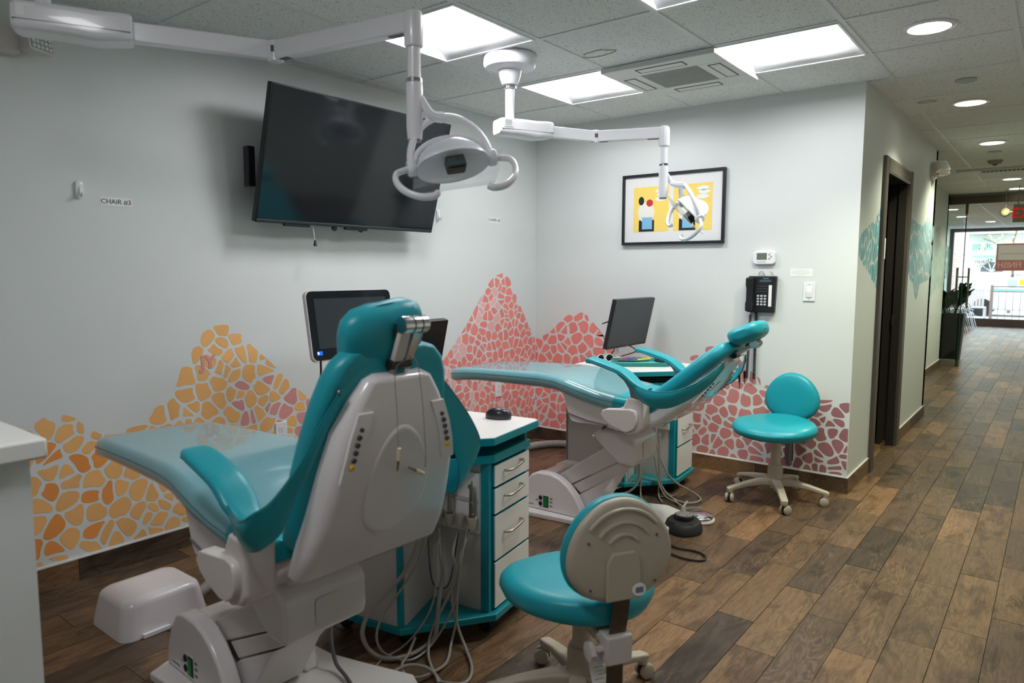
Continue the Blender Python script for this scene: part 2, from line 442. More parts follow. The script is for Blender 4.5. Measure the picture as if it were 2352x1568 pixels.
for ci in range(len(cx)-1):
    for r in range(-10, 14):
        x0, x1, y0, y1 = cx[ci], cx[ci+1], yrow(r), yrow(r+1)
        if (ci, r) in LIGHTS or (ci, r) == AC_CELL: continue
        parts = [(x0, x1, y0, y1)]
        if y0 < 0 < y1 and x1 <= RW: parts = [(x0, x1, y0, 0.0)]
        elif y0 < 0 < y1 and x0 < RW < x1: parts = [(x0, x1, y0, 0.0), (RW, x1, 0.0, y1)]
        elif y0 >= 0 and y1 < 3.2 and x0 < RW < x1: parts = [(RW, x1, y0, y1)]
        elif y1 >= 3.05 and x0 < 2.02 < x1: parts = [(2.02, x1, y0, y1)]
        elif y0 >= 0 and x1 <= RW and not (y1 > 3.1 and x1 > 2.02): continue
        for (a, b, c, d) in parts:
            if a < RW and c > 0 and d < 3.1 and b <= RW: continue
            w, l = b-a-0.016, d-c-0.016
            if w < 0.01 or l < 0.01: continue
            if abs(w-(LAMBDA-0.016)) < 0.003 and abs(l-(LAMBDA-0.016)) < 0.003:
                if tile_me is None:
                    ob = B(-w/2, w/2, -l/2, l/2, 0, 0.014).build('ceiling_tile', ACOU, ceiling, smooth=False); tile_me = ob.data
                else:
                    ob = bpy.data.objects.new('ceiling_tile', tile_me); COL.objects.link(ob); ob.parent = ceiling
            else:
                ob = B(-w/2, w/2, -l/2, l/2, 0, 0.014).build('ceiling_tile', ACOU, ceiling, smooth=False)
            ob.location = ((a+b)/2, (c+d)/2, H+T+random.uniform(0, 0.0012))
for i, x in enumerate(cx[1:-1]):
    wy = 0.0 if x < RW else 7.97
    for (a, b) in ([(-6.5, wy)] if x < 2.02 or x > RW else [(-6.5, 0.0), (3.05, 7.97)]):
        B(x-0.012, x+0.012, a, b, H, H+T+0.012).build('ceiling_tee', TEE, ceiling, smooth=False)
for r in range(-9, 15):
    y = yrow(r); xa = 0.0 if y < 0 else (RW if y < 3.05 else 2.02)
    B(xa, HX1, y-0.012, y+0.012, H+0.0004, H+T+0.012).build('ceiling_tee', TEE, ceiling, smooth=False)
# wall angle along the walls
mb = MB(); mb.box(0, 0.02, -6.5, 0, H-0.0005, H+0.004); mb.box(0, RW, -0.02, 0, H-0.0005, H+0.004); mb.box(RW, RW+0.02, 0, 3.05, H-0.0005, H+0.004)
mb.box(2.02, 2.04, 3.05, 7.97, H-0.0005, H+0.004)
mb.build('wall_angle', TEE, ceiling, smooth=False)
# lobby ceiling (seen far away through the glass): rows of tiles
mb = MB()
for r in range(14, 29):
    for c in range(6):
        mb.box(1.0+c*LAMBDA+0.008, 1.0+(c+1)*LAMBDA-0.008, yrow(r)+0.008, yrow(r+1)-0.008, H+0.004, H+0.02)
o = mb.build('ceiling_tiles_lobby', ACOU, ceiling, smooth=False); o['kind'] = 'stuff'
mb = MB()
for r in range(14, 30): mb.box(1.0, HX1, yrow(r)-0.012, yrow(r)+0.012, H, H+0.003)
for c in range(7): mb.box(1.0+c*LAMBDA-0.012, 1.0+c*LAMBDA+0.012, yrow(14), 17.0, H, H+0.003)
mb.build('ceiling_tee', TEE, ceiling, smooth=False)
# ------------------------------------------------------------------ ceiling lights
LOCNAME = {(2, -1): 'square recessed ceiling light touching the left side of the air conditioner grille',
           (4, -1): 'square recessed ceiling light touching the right side of the air conditioner grille',
           (2, -3): 'square recessed ceiling light above the large television, behind the near lamp post',
           (4, -3): 'square recessed ceiling light cut off by the top edge of the picture',
           (4, -7): 'square recessed ceiling light above the camera, outside the picture',
           }
def troffer(ci, r):
    x0, x1, y0, y1 = cx[ci]+0.012, cx[ci+1]-0.012, yrow(r)+0.012, yrow(r+1)-0.012
    mx, my = (x0+x1)/2, (y0+y1)/2; w, l = (x1-x0)/2, (y1-y0)/2
    t = thing('ceiling_light', LOCNAME[(ci, r)], 'ceiling light', (mx, my, H))
    mb = MB()
    for (a, b, c, d) in ((-w, w, -l, -l+0.012), (-w, w, l-0.012, l), (-w, -w+0.012, -l+0.012, l-0.012), (w-0.012, w, -l+0.012, l-0.012)):
        mb.box(a, b, c, d, -0.004, 0.01)
    mb.build('frame', WHITEM, t, smooth=False)
    hw, hl = w-0.012, l-0.012
    for s in (-1, 1):
        prof = [(s*hl, 0.0), (s*hl*0.86, 0.030), (s*hl*0.66, 0.050), (s*hl*0.50, 0.058)]
        mb = MB(); mb.loft([[(-hw, p[0], p[1]) for p in prof], [(hw, p[0], p[1]) for p in prof]], caps=False, closed=False)
        mb.build('reflector_wing', PANELW, t, solid=0.002)
        MB().prism([(p[0], p[1]) for p in [(-hl, 0.0), (-hl*0.86, 0.030), (-hl*0.5, 0.066), (hl*0.5, 0.066), (hl*0.86, 0.030), (hl, 0.0)]], s*hw-0.001, s*hw+0.001, 'x').build('end_plate', PANELW, t, smooth=False)
    prof = [(-hl*0.5, 0.058), (-hl*0.4, 0.040), (-hl*0.25, 0.028), (0, 0.024), (hl*0.25, 0.028), (hl*0.4, 0.040), (hl*0.5, 0.058)]
    MB().loft([[(-hw, p[0], p[1]) for p in prof], [(hw, p[0], p[1]) for p in prof]], caps=False, closed=False).build('diffuser', PANEL, t)
    MB().box(-w, w, -l, l, 0.07, 0.075).build('housing', WHITEM, t, smooth=False)
for c, r in LIGHTS: troffer(c, r)

# cassette air conditioner set in the grid
def air_con(mx, my, w, name='air_conditioner', label='square white ceiling cassette air conditioner with a slatted centre grille', wl=None):
    wl = wl or w
    t = thing(name, label, 'air conditioner', (mx, my, H))
    mb = MB(); g = w*0.50; gl = wl*0.50
    for (a, b, c, d) in ((-w, w, -wl, -gl), (-w, w, gl, wl), (-w, -g, -gl, gl), (g, w, -gl, gl)): mb.box(a, b, c, d, -0.030, -0.002)
    mb.build('panel', mat('ac_panel', rgb(214, 216, 214), 0.45), t, bevel=0.004)
    n = 20; mb = MB()
    MB().box(-g, g, -gl, gl, -0.012, -0.006).build('grille_backing', mat('ac_dark', rgb(72, 74, 76), 0.7), t, smooth=False)
    for i in range(n):
        y = -gl+(i+0.5)*2*gl/n; B(-g, g, y-gl/n*0.5, y+gl/n*0.5, -0.030, -0.022).build('grille_slat', mat('ac_slat', rgb(168, 170, 170), 0.5), t, smooth=False)
    for i in range(4):
        a = i*pi/2; R = Matrix.Rotation(a, 4, 'Z'); q = MB(); q.xf = R
        ww = w*0.42; o = w*0.76
        for (x0, x1, y0, y1) in ((-ww, ww, -o-0.035, -o-0.030), (-ww, ww, -o+0.030, -o+0.035), (-ww, -ww+0.005, -o-0.03, -o+0.03), (ww-0.005, ww, -o-0.03, -o+0.03)):
            q.box(x0, x1, y0, y1, -0.0325, -0.0295)
        q.build('louvre_gap', mat('ac_gap', rgb(96, 98, 100), 0.6), t, smooth=False)
        q = MB(); q.xf = R; q.box(-ww+0.008, ww-0.008, -o-0.028, -o+0.028, -0.033, -0.029)
        q.build('louvre', mat('ac_panel', rgb(214, 216, 214), 0.45), t, bevel=0.002)
    return t
air_con((cx[3]+cx[4])/2+0.005, (yrow(-1)+yrow(0))/2-0.0+0.012, 0.325)

DLAB = ['round glowing recessed downlight nearest the camera in the hall ceiling', 'second round glowing downlight along the hall ceiling, beside a tan stain',
        'third round glowing downlight along the hall ceiling, above the far doorway wall', 'round glowing downlight just past the hall ceiling vent', 'round glowing downlight closest before the glass partition header']
def downlight(x, y, label, spot=True, r=0.088):
    t = thing('recessed_downlight', label, 'downlight', (x, y, H))
    MB().lathe([(r+0.02, 0.004), (r+0.02, -0.001), (r+0.008, -0.005), (r, -0.004), (r, 0.004)], n=28).build('trim_ring', WHITEM, t)
    MB().lathe([(0.001, -0.0025), (r, -0.0025)], n=28, caps=False).build('lens', DOWN, t)
    if spot:
        ld = bpy.data.lights.new('downlight_beam', 'SPOT'); ld.energy = SPOT_W; ld.spot_size = radians(126); ld.spot_blend = 0.8
        ld.color = (0.95, 1.0, 0.70); ld.shadow_soft_size = 0.07
        lo = bpy.data.objects.new('downlight_beam', ld); COL.objects.link(lo); lo.location = (0, 0, -0.02); lo.parent = t
    return t
for (y, lb) in zip((-0.847, 0.97, 2.795, 5.777, 6.995), DLAB): downlight(2.825, y, lb)
LL = {(1.75, 10.2): 'glowing lobby downlight seen left of the glass door edge, the higher of two', (1.70, 12.2): 'glowing lobby downlight seen left of the glass door edge, the lower of two', (2.05, 14.2): 'glowing lobby downlight just above the shop window, right of the door edge', (2.9, 10.2): 'glowing lobby downlight above the red exit sign, nearest past the header', (2.9, 13.0): 'glowing lobby downlight hidden behind the exit sign plate'}
for (x, y) in LL:
    downlight(x, y, LL[(x, y)])['group'] = 'lobby downlights'
def cover_plate(x, y, lb):
    t = MB().lathe([(0.001, -0.006), (0.05, -0.006), (0.056, -0.001), (0.056, 0.003)], (x, y, H), n=24).build('ceiling_cover_plate', mat('cover_plate', rgb(178, 184, 184), 0.5)); tag(t, lb, 'cover plate')
cover_plate(2.861, 0.312, 'flat round cover plate in the hall ceiling between the two nearest downlights')
cover_plate(2.804, 3.367, 'flat round cover plate in the hall ceiling beyond the third downlight')
# hall vent (slim unit) with a detector before it
t = thing('ceiling_vent', 'long slatted ceiling vent across the hall before the glass partition', 'vent', (2.80, 4.70, H))
MB().box(-0.42, 0.42, -0.10, 0.10, -0.02, 0.004).build('frame', mat('ac_panel', rgb(214, 216, 214), 0.45), t, bevel=0.004)
MB().box(-0.20, 0.40, -0.07, 0.07, -0.022, -0.0195).build('backing', BLACKM, t, smooth=False)
for i in range(16): B(-0.20+i*0.0385, -0.185+i*0.0385, -0.07, 0.07, -0.025, -0.021).build('slat', mat('ac_slat', rgb(168, 170, 170), 0.5), t, smooth=False)
t = thing('smoke_detector', 'small smoke detector hanging from the hall ceiling before the vent', 'detector', (2.77, 4.0, H))
MB().lathe([(0.001, -0.035), (0.05, -0.03), (0.06, -0.012), (0.07, 0.004)], n=20).build('body', mat('detector_body', rgb(150, 140, 130), 0.5), t)
MB().lathe([(0.001, -0.05), (0.018, -0.045), (0.03, -0.034)], n=16).build('sensor', mat('detector_red', rgb(140, 70, 50), 0.4), t)
# ring stain marks on tiles
STAIN = mat('tile_stain', rgb(176, 166, 140), 0.9)
def stain(x, y, rx, ry_, parent):
    pts = [(x+rx*(1+0.12*sin(3*a)+0.08*sin(5*a+1))*cos(a), y+ry_*(1+0.1*sin(4*a))*sin(a), H+0.0035) for a in [2*pi*i/28 for i in range(29)]]
    MB().tube(pts, 0.0022, 5).build('water_stain', STAIN, parent)
stain(1.42, -1.42, 0.09, 0.045, ceiling); stain(2.60, 0.78, 0.05, 0.03, ceiling)

# ------------------------------------------------------------------ murals (flat print on the walls)
def mural(name, label, top, bottom, a0, a1, step, gap, colour, place, seed, aniso=1.0, jit=0.42, limit_low=None):
    rng = random.Random(seed)
    pts = []
    sy = step*aniso
    na = int((a1-a0)/step)+3
    zmax = max(t[1] for t in top)+sy; zmin = min(b[1] for b in bottom)-sy
    for j in range(int((zmax-zmin)/sy)+2):
        for i in range(na):
            pts.append((a0-step+i*step+(0.5*step if j % 2 else 0)+rng.uniform(-jit, jit)*step, zmin+j*sy+rng.uniform(-jit, jit)*sy))
    # a few cells split in two, so that small and large ones mix
    pts += [(p[0]+rng.uniform(-.3, .3)*step, p[1]+rng.uniform(-.3, .3)*sy) for p in pts if rng.random() < 0.16]
    V, F, Cc = [], [], []
    T = lambda a: interp(top, a)[0]; Bo = lambda a: interp(bottom, a)[0]
    for (px, pz) in pts:
        tz, bz = T(px), Bo(px)
        if not (a0-step*0.4 < px < a1+step*0.4) or pz > tz+sy*0.45 or pz < bz-sy*0.5: continue
        poly = [(px-2*step, pz-2*sy), (px+2*step, pz-2*sy), (px+2*step, pz+2*sy), (px-2*step, pz+2*sy)]
        for (qx, qz) in pts:
            dx, dz = qx-px, (qz-pz)
            if (dx == 0 and dz == 0) or abs(dx) > 3*step or abs(dz) > 3*sy: continue
            # metric scaled by aniso
            ex, ez = dx, dz/(aniso*aniso); L2 = dx*ex+dz*ez; nl = math.hypot(ex, ez)
            lim = L2/2-gap/2*nl
            out = []
            for k in range(len(poly)):
                A, Bq = poly[k], poly[(k+1) % len(poly)]
                da = (A[0]-px)*ex+(A[1]-pz)*ez-lim; db = (Bq[0]-px)*ex+(Bq[1]-pz)*ez-lim
                if da <= 0: out.append(A)
                if (da < 0 < db) or (db < 0 < da):
                    t = da/(da-db); out.append((A[0]+t*(Bq[0]-A[0]), A[1]+t*(Bq[1]-A[1])))
            poly = out
            if len(poly) < 3: break
        if len(poly) < 3: continue
        mg = []                      # merge short edges, bow some edges inward, then round the corners
        for k in range(len(poly)):
            A, Bq = poly[k], poly[(k+1) % len(poly)]
            if math.hypot(A[0]-Bq[0], (A[1]-Bq[1])/aniso) < 0.22*step and len(poly) > 4:
                poly[(k+1) % len(poly)] = ((A[0]+Bq[0])/2, (A[1]+Bq[1])/2)
                if k == len(poly)-1 and mg: mg[0] = poly[0]
                continue
            mg.append(A)
        if len(mg) < 3: mg = poly
        gx = sum(p[0] for p in mg)/len(mg); gz = sum(p[1] for p in mg)/len(mg)
        q = []
        for k in range(len(mg)):
            A, Bq = mg[k], mg[(k+1) % len(mg)]; mx_, mz_ = (A[0]+Bq[0])/2, (A[1]+Bq[1])/2
            f = rng.choice((0, 0, 0.04, 0.08, 0.16, 0.26)) if math.hypot(A[0]-Bq[0], A[1]-Bq[1]) > 0.5*step else 0.0
            q += [A, (mx_+(gx-mx_)*f, mz_+(gz-mz_)*f)] if f > 0.1 else [A]
        poly = q
        for _ in range(3):
            q = []
            for k in range(len(poly)):
                A, Bq = poly[k], poly[(k+1) % len(poly)]
                q.append((A[0]*.75+Bq[0]*.25, A[1]*.75+Bq[1]*.25)); q.append((A[0]*.25+Bq[0]*.75, A[1]*.25+Bq[1]*.75))
            poly = q
        cl = []
        for (x, z) in poly:
            x = min(max(x, a0), a1); z = min(z, T(x)); z = max(z, Bo(x)); cl.append((x, z))
        ar = abs(sum(cl[k][0]*cl[(k+1) % len(cl)][1]-cl[(k+1) % len(cl)][0]*cl[k][1] for k in range(len(cl))))/2
        pe = sum(math.hypot(cl[k][0]-cl[k-1][0], cl[k][1]-cl[k-1][1]) for k in range(len(cl)))
        if ar < 0.05*step*sy or ar < 0.022*pe*pe/ (aniso if aniso > 1 else 1): continue
        o = len(V); V += [place(x, z) for x, z in cl]; F.append(tuple(range(o, o+len(cl)))); Cc.append(colour(px, pz, rng))
    me = bpy.data.meshes.new(name); me.from_pydata(V, [], F); me.update()
    ca = me.color_attributes.new('Col', 'FLOAT_COLOR', 'CORNER')
    buf = []
    for p, c in zip(me.polygons, Cc): buf += list(c)*p.loop_total
    ca.data.foreach_set('color', buf)
    me.materials.append(MURAL)
    o = bpy.data.objects.new(name, me); COL.objects.link(o)
    return tag(o, label, 'mural')
MURAL = mat('mural_print', (1, 1, 1, 1), 0.5, spec=0.3)
_ns, _lk = nodes(MURAL); _a = _ns.new('ShaderNodeAttribute'); _a.attribute_name = 'Col'; _lk.new(_a.outputs['Color'], _ns['Principled BSDF'].inputs['Base Color'])

def vary(c, rng, k=0.05):
    f = 1+rng.uniform(-k, k); return (c[0]*f, c[1]*f, c[2]*f, 1)
ORANGE, ORANGE2, PINK = rgb(240, 184, 118), rgb(236, 154, 80), rgb(222, 152, 148)
CORAL, CORAL2, MAUVE, MAUVE2 = rgb(238, 142, 134), rgb(240, 184, 178), rgb(204, 134, 130), rgb(164, 112, 118)
def col_orange(a, z, rng):
    if a < -3.25 and rng.random() < 0.30: return vary(ORANGE2, rng)
    if a > -2.66:
        p = min(0.85, 0.22+0.75*(a+2.66))
        if rng.random() < p: return vary(PINK, rng)
    return vary(ORANGE, rng)
def col_coral(a, z, rng):
    t = (a+1.35)/1.0
    return vary(CORAL2 if rng.random() > t+0.05 else CORAL, rng)
def col_back(a, z, rng):
    t = min(max((a-0.75)/0.6, 0), 1)
    c = tuple(CORAL[i]*(1-t)+MAUVE[i]*t for i in range(3))
    if a > 1.75 and rng.random() < (a-1.75)*2.2: c = MAUVE2
    return vary(c+(1,), rng)
top_l = [(-4.3, 0.30), (-3.95, 0.42), (-3.75, 0.60), (-3.646, 0.691), (-3.597, 0.719), (-3.547, 0.752), (-3.481, 0.756), (-3.431, 0.733), (-3.373, 0.67), (-3.32, 0.635), (-3.255, 0.625), (-3.157, 0.663), (-3.051, 0.741), (-2.961, 0.868), (-2.89, 0.99), (-2.831, 1.061), (-2.772, 1.095), (-2.713, 1.098), (-2.653, 1.079), (-2.557, 0.973), (-2.455, 0.881), (-2.349, 0.773), (-2.2, 0.63), (-1.95, 0.50), (-1.70, 0.42)]
top_c = [(-1.70, 0.42), (-1.45, 0.52), (-1.25, 0.64), (-1.082, 0.759), (-0.992, 0.844), (-0.829, 1.004), (-0.657, 1.221), (-0.57, 1.305), (-0.504, 1.342), (-0.425, 1.359), (-0.344, 1.315), (-0.233, 1.143), (-0.087, 0.928), (-0.004, 0.823)]
top_b = [(0.004, 0.823), (0.133, 0.876), (0.258, 0.988), (0.36, 1.061), (0.42, 1.07), (0.5, 1.032), (0.599, 0.936), (0.665, 0.863), (0.773, 0.748), (0.9, 0.66), (1.064, 0.626), (1.17, 0.66), (1.265, 0.725), (1.392, 0.825), (1.486, 0.862), (1.578, 0.865), (1.66, 0.82), (1.747, 0.748), (1.822, 0.681), (1.895, 0.63), (1.98, 0.57), (2.079, 0.55), (2.223, 0.572), (2.39, 0.587)]
low = [(-9, 0.112), (9, 0.112)]
mural('wall_mural', 'orange pebble-pattern mountain mural with pink pebbles low on the left wall', top_l, low, -4.3, -1.72, 0.082, 0.008, col_orange, lambda a, z: (0.0008, a, z), 3)
mural('wall_mural', 'pale to deep coral pebble-pattern peak mural on the left wall beside the room corner', top_c, low, -1.70, -0.004, 0.070, 0.0065, col_coral, lambda a, z: (0.0008, a, z), 4)
mural('wall_mural', 'coral to mauve pebble-pattern mountain mural low on the back wall under the picture', top_b, low, 0.004, RW-0.004, 0.082, 0.009, col_back, lambda a, z: (a, -0.0008, z), 5)
BLU, BLU2, BLU3 = rgb(112, 176, 194), rgb(150, 192, 212), rgb(192, 214, 214)
h1t = [(0.02, 1.56), (0.06, 1.60), (0.195, 1.649), (0.438, 1.709), (0.60, 1.80)]; h1b = [(0.02, 1.50), (0.058, 1.464), (0.22, 1.40), (0.393, 1.34), (0.60, 1.26)]
mural('wall_mural', 'teal leaf-pattern mural patch between the hall corner and the dark door', h1t, h1b, 0.02, 0.60, 0.052, 0.011, lambda a, z, r: vary(BLU, r, .2), lambda a, z: (RW+0.0008, a, z), 6, 2.3)
h2t = [(1.66, 1.83), (1.80, 1.80), (2.159, 1.775), (2.395, 1.77), (2.56, 1.82), (2.666, 1.86), (2.80, 1.83), (3.04, 1.80)]; h2b = [(1.66, 1.34), (1.851, 1.32), (2.05, 1.29), (2.2, 1.15), (2.27, 1.14), (2.40, 1.27), (2.833, 1.30), (3.04, 1.34)]
mural('wall_mural', 'pale blue leaf-pattern mural on the hall wall past the dark door', h2t, h2b, 1.66, 3.04, 0.066, 0.013, lambda a, z, r: vary(tuple(BLU[i]*max(0, 1-(a-1.6)/1.2)+BLU2[i]*min(1, (a-1.6)/1.2) for i in range(3)), r, .16), lambda a, z: (RW+0.0008, a, z), 7, 2.3)
h3t = [(3.2, 1.85), (5.6, 1.84), (6.316, 1.82), (6.904, 1.77), (7.8, 1.74)]; h3b = [(3.2, 1.2), (5.4, 1.16), (6.1, 1.06), (6.6, 1.16), (7.0, 1.14), (7.4, 1.28), (7.8, 1.30)]
mural('wall_mural', 'whitish blue leaf-pattern mural on the far hall wall before the glass partition', h3t, h3b, 3.2, 7.8, 0.10, 0.016, lambda a, z, r: vary(BLU3, r, .08), lambda a, z: (2.0208, a, z), 8, 2.0)
JYM = mat('mural_pink_letter', rgb(222, 152, 148), 0.5)
o = text('JY', 'mural_letters', JYM, 0.088, (0.002, -2.809, 0.912), (pi/2, 0, pi/2), bold=0.004); tag(o, 'pink letters JY set among the orange pebbles of the mural', 'lettering')

# ------------------------------------------------------------------ things on the walls
# television
t = thing('television', 'large black flat television tilted forward high on the left wall', 'television', (0.15, -1.98, 1.617))
TW, TH = 0.632, 0.682
pv = MB(); pv.xf = Matrix.Rotation(radians(15.2), 4, 'Y'); 
pv.box(-0.035, 0.0, -TW, TW, 0, TH); pv.build('casing', BLACK, t, bevel=0.004)
q = MB(); q.xf = pv.xf; q.box(-0.001, 0.0015, -TW+0.008, TW-0.008, 0.022, TH-0.008); q.build('screen', SCREEN, t, smooth=False)
q = MB(); q.xf = pv.xf; q.box(-0.006, 0.003, -TW+0.004, TW-0.004, 0.004, 0.018); q.build('bottom_bezel', mat('bezel', rgb(48, 50, 54), 0.3), t, bevel=0.002)
q = MB(); q.xf = pv.xf; q.box(-0.06, -0.03, -0.42, 0.42, 0.12, 0.56); q.build('back_bulge', BLACKM, t, bevel=0.01)
q = MB(); q.xf = pv.xf; q.box(-0.02, 0.0, -0.46, -0.30, -0.012, 0.002); q.box(-0.02, 0.0, -0.06, 0.10, -0.014, 0.002); q.build('sensor_bar', BLACK, t, bevel=0.002)
for yy in (-0.13, 0.06):
    q = MB(); q.xf = pv.xf; q.lathe([(0.006, -0.006), (0.015, -0.006), (0.015, 0.006), (0.006, 0.006)], (-0.012, yy, -0.010), n=14, axis='x'); q.build('mount_ring', BLACK, t)
q = MB(); q.box(-0.15, -0.135, -0.33, 0.33, 0.16, 0.42); q.box(-0.135, -0.04, -0.30, -0.26, 0.2, 0.40); q.box(-0.135, -0.04, 0.26, 0.30, 0.2, 0.40); q.build('wall_bracket', BLACKM, t, smooth=False)
q = MB(); q.box(-0.075, -0.03, -0.640, -0.60, 0.18, 0.38); q.build('side_plate', BLACK, t, bevel=0.004)
q = MB(); q.tube([(-0.02, -0.27, 0.0), (-0.012, -0.268, -0.05), (-0.012, -0.265, -0.075)], 0.002, 6); q.build('cable', WHITE, t)
q = MB(); q.lathe([(0.003, 0.0), (0.006, -0.005), (0.008, -0.02), (0.011, -0.032), (0.004, -0.036)], (-0.012, -0.262, -0.075), n=10); q.build('cable_plug', BLACK, t)

# framed art: the print itself replaced by plain abstract shapes
t = thing('framed_picture', 'black framed picture with a wide white mount and two yellow prints on the back wall', 'picture', (1.185, 0, 1.815))
w, h = 0.386, 0.250
mb = MB()
for (a, b, c, d) in ((-w, w, -h, -h+0.019), (-w, w, h-0.019, h), (-w, -w+0.019, -h+0.019, h-0.019), (w-0.019, w, -h+0.019, h-0.019)): mb.box(a, b, -0.030, -0.004, c, d)
mb.build('frame', mat('frame_black', rgb(36, 38, 44), 0.3), t, bevel=0.003)
B(-w+0.015, w-0.015, -0.014, -0.006, -h+0.015, h-0.015).build('mount_board', mat('mount_board', rgb(232, 231, 232), 0.5), t, smooth=False)
PY = mat('print_yellow', rgb(246, 216, 112), 0.5)
for x0, x1 in ((-0.298, -0.022), (0.012, 0.295)):
    pr_ = B(x0, x1, -0.0150, -0.0138, -0.158, 0.160).build('print', PY, t, smooth=False)
    def disc(cxx, cz, rx, rz, m, nm, k):
        q = MB(); q.loft([[(cxx+rx*cos(2*pi*i/24), -0.0150-0.0003*k+dy, cz+rz*sin(2*pi*i/24)) for i in range(24)] for dy in (0.0004, -0.0004)]); return q.build(nm, m, pr_, smooth=False)
    disc(x0+0.10, -0.02, 0.066, 0.072, mat('print_white', rgb(238, 234, 226), 0.5), 'abstract_shape', 1)
    B(x0+0.045, x0+0.165, -0.0156, -0.0150, -0.156, -0.075).build('abstract_shape', mat('print_black', rgb(34, 36, 44), 0.5), pr_, smooth=False)
    B(x0+0.070, x0+0.150, -0.0160, -0.0154, -0.140, -0.055).build('abstract_shape', mat('print_blue', rgb(130, 188, 224), 0.5), pr_, smooth=False)
    disc(x0+0.128, 0.045, 0.026, 0.025, mat('print_red', rgb(196, 52, 58), 0.5), 'abstract_shape', 3)
    disc(x0+0.062, 0.062, 0.022, 0.030, mat('print_black', rgb(34, 36, 44), 0.5), 'abstract_shape', 2)
    for cz, k in ((0.125, 0), (0.100, 1), (0.070, 0)):
        disc(x0+0.215+0.012*k, cz, 0.044, 0.015, mat('print_bubble', rgb(240, 240, 238), 0.5), 'abstract_shape', 1)
B(-w+0.019, w-0.019, -0.0205, -0.0195, -h+0.019, h-0.019).build('glazing', clear('picture_glass', (1, 1, 1, 1), 0.02, 1.3), t, smooth=False)

# thermostat
t = thing('thermostat', 'white wall thermostat with a small grey display above the black phone', 'thermostat', (1.843, 0, 1.464))
MB().prism(rrect(0.072, 0.043, 0.022, 5), -0.026, -0.001, 'y').build('body', WHITEM, t, bevel=0.006, seg=3)
B(-0.046, 0.018, -0.0275, -0.0255, -0.012, 0.030).build('display', mat('lcd', rgb(104, 112, 100), 0.25), t, smooth=False)
for bx, bz in ((0.034, 0.022), (0.034, -0.004), (0.046, 0.009)):
    MB().lathe([(0.0065, -0.025), (0.0065, -0.0285), (0.005, -0.0295), (0.001, -0.0295)], (bx, 0, bz), n=12, axis='y').build('button', mat('grey_key', rgb(186, 186, 186), 0.4), t)
for i in range(4): MB().lathe([(0.0045, -0.025), (0.0045, -0.0285), (0.001, -0.029)], (-0.036+i*0.0145, 0, -0.025), n=10, axis='y').build('button', mat('grey_key', rgb(186, 186, 186), 0.4), t)
# phone
t = thing('wall_phone', 'black corded wall phone with silver number keys beside the light switch', 'phone', (1.838, 0, 1.228))
MB().prism([(-0.09, -0.118), (0.086, -0.118), (0.094, 0.118), (-0.086, 0.118)], -0.040, -0.006, 'y').build('base', BLACK, t, bevel=0.006, seg=3)
mb = MB(); mb.loft([[(-0.066+p[0]*kk, -0.058+p[1]*kk2, zz) for p in rrect(0.026, 0.022, 0.012, 4)] for zz, kk, kk2 in ((-0.112, 0.8, 0.7), (-0.105, 1.0, 1.0), (-0.06, 1.0, 1.0), (-0.04, 0.85, 0.75), (0.04, 0.85, 0.75), (0.06, 1.0, 1.0), (0.10, 1.0, 1.0), (0.108, 0.8, 0.7))])
mb.build('handset', BLACK, t)
B(-0.012, 0.062, -0.0415, -0.039, 0.078, 0.096).build('display', mat('lcd_dark', rgb(66, 84, 88), 0.25), t, smooth=False)
B(0.048, 0.068, -0.0412, -0.039, -0.078, 0.060).build('label_strip', PAPER, t, smooth=False)
SILK = mat('silver_key', rgb(196, 196, 198), 0.35)
for r in range(4):
    for c in range(3): MB().prism(rrect(0.0075, 0.006, 0.003, 3), -0.045, -0.039, 'y').build('number_key', SILK, t, smooth=True).location = (-0.018+c*0.0225, 0, -0.010-r*0.0185)
for r in range(3):
    for c in range(4):
        q = B(-0.007, 0.007, -0.0425, -0.039, -0.0022, 0.0022).build('function_key', GREYD, t, smooth=False); q.location = (-0.022+c*0.0175, 0, 0.053-r*0.0165)
for r in range(9):
    q = B(-0.004, 0.004, -0.0425, -0.039, -0.0022, 0.0022).build('line_key', GREYD, t, smooth=False); q.location = (0.077, 0, 0.050-r*0.0155)
text('Panasonic', 'maker_lettering', SILK, 0.0095, (0.028, -0.0405, 0.104), (pi/2, 0, 0), t)
mb = MB()
for pts in ([(-0.03, -0.008, 0.116), (-0.026, -0.008, 0.14), (-0.006, -0.008, 0.146), (0.014, -0.010, 0.116)], [(-0.022, -0.010, 0.116), (0.002, -0.01, 0.126), (0.018, -0.01, 0.116)], [(0.044, -0.008, 0.148), (0.058, -0.008, 0.136), (0.066, -0.012, 0.116)]):
    mb.tube(pts, 0.0018, 6, sm=6)
mb.build('wire_loop', mat('wire_grey', rgb(120, 122, 124), 0.4), t)
def coil(p0, p1, turns, R, r, nm, par):
    p0, p1 = Vector(p0), Vector(p1); n = turns*9; pts = []
    for i in range(n+1):
        a = 2*pi*turns*i/n; c = p0.lerp(p1, i/n); pts.append((c.x+R*cos(a), c.y+R*sin(a)*0.6, c.z))
    MB().tube(pts, r, 6).build(nm, BLACK, par)
coil((-0.068, -0.028, -0.135), (-0.080, -0.022, -0.56), 44, 0.0085, 0.0026, 'coiled_cord', t)
coil((-0.033, -0.020, -0.118), (-0.033, -0.018, -0.56), 46, 0.0085, 0.0026, 'coiled_cord', t)
MB().tube([(-0.066, -0.05, -0.112), (-0.067, -0.035, -0.125), (-0.068, -0.028, -0.135)], 0.002, 6).build('cord_lead', BLACK, t)
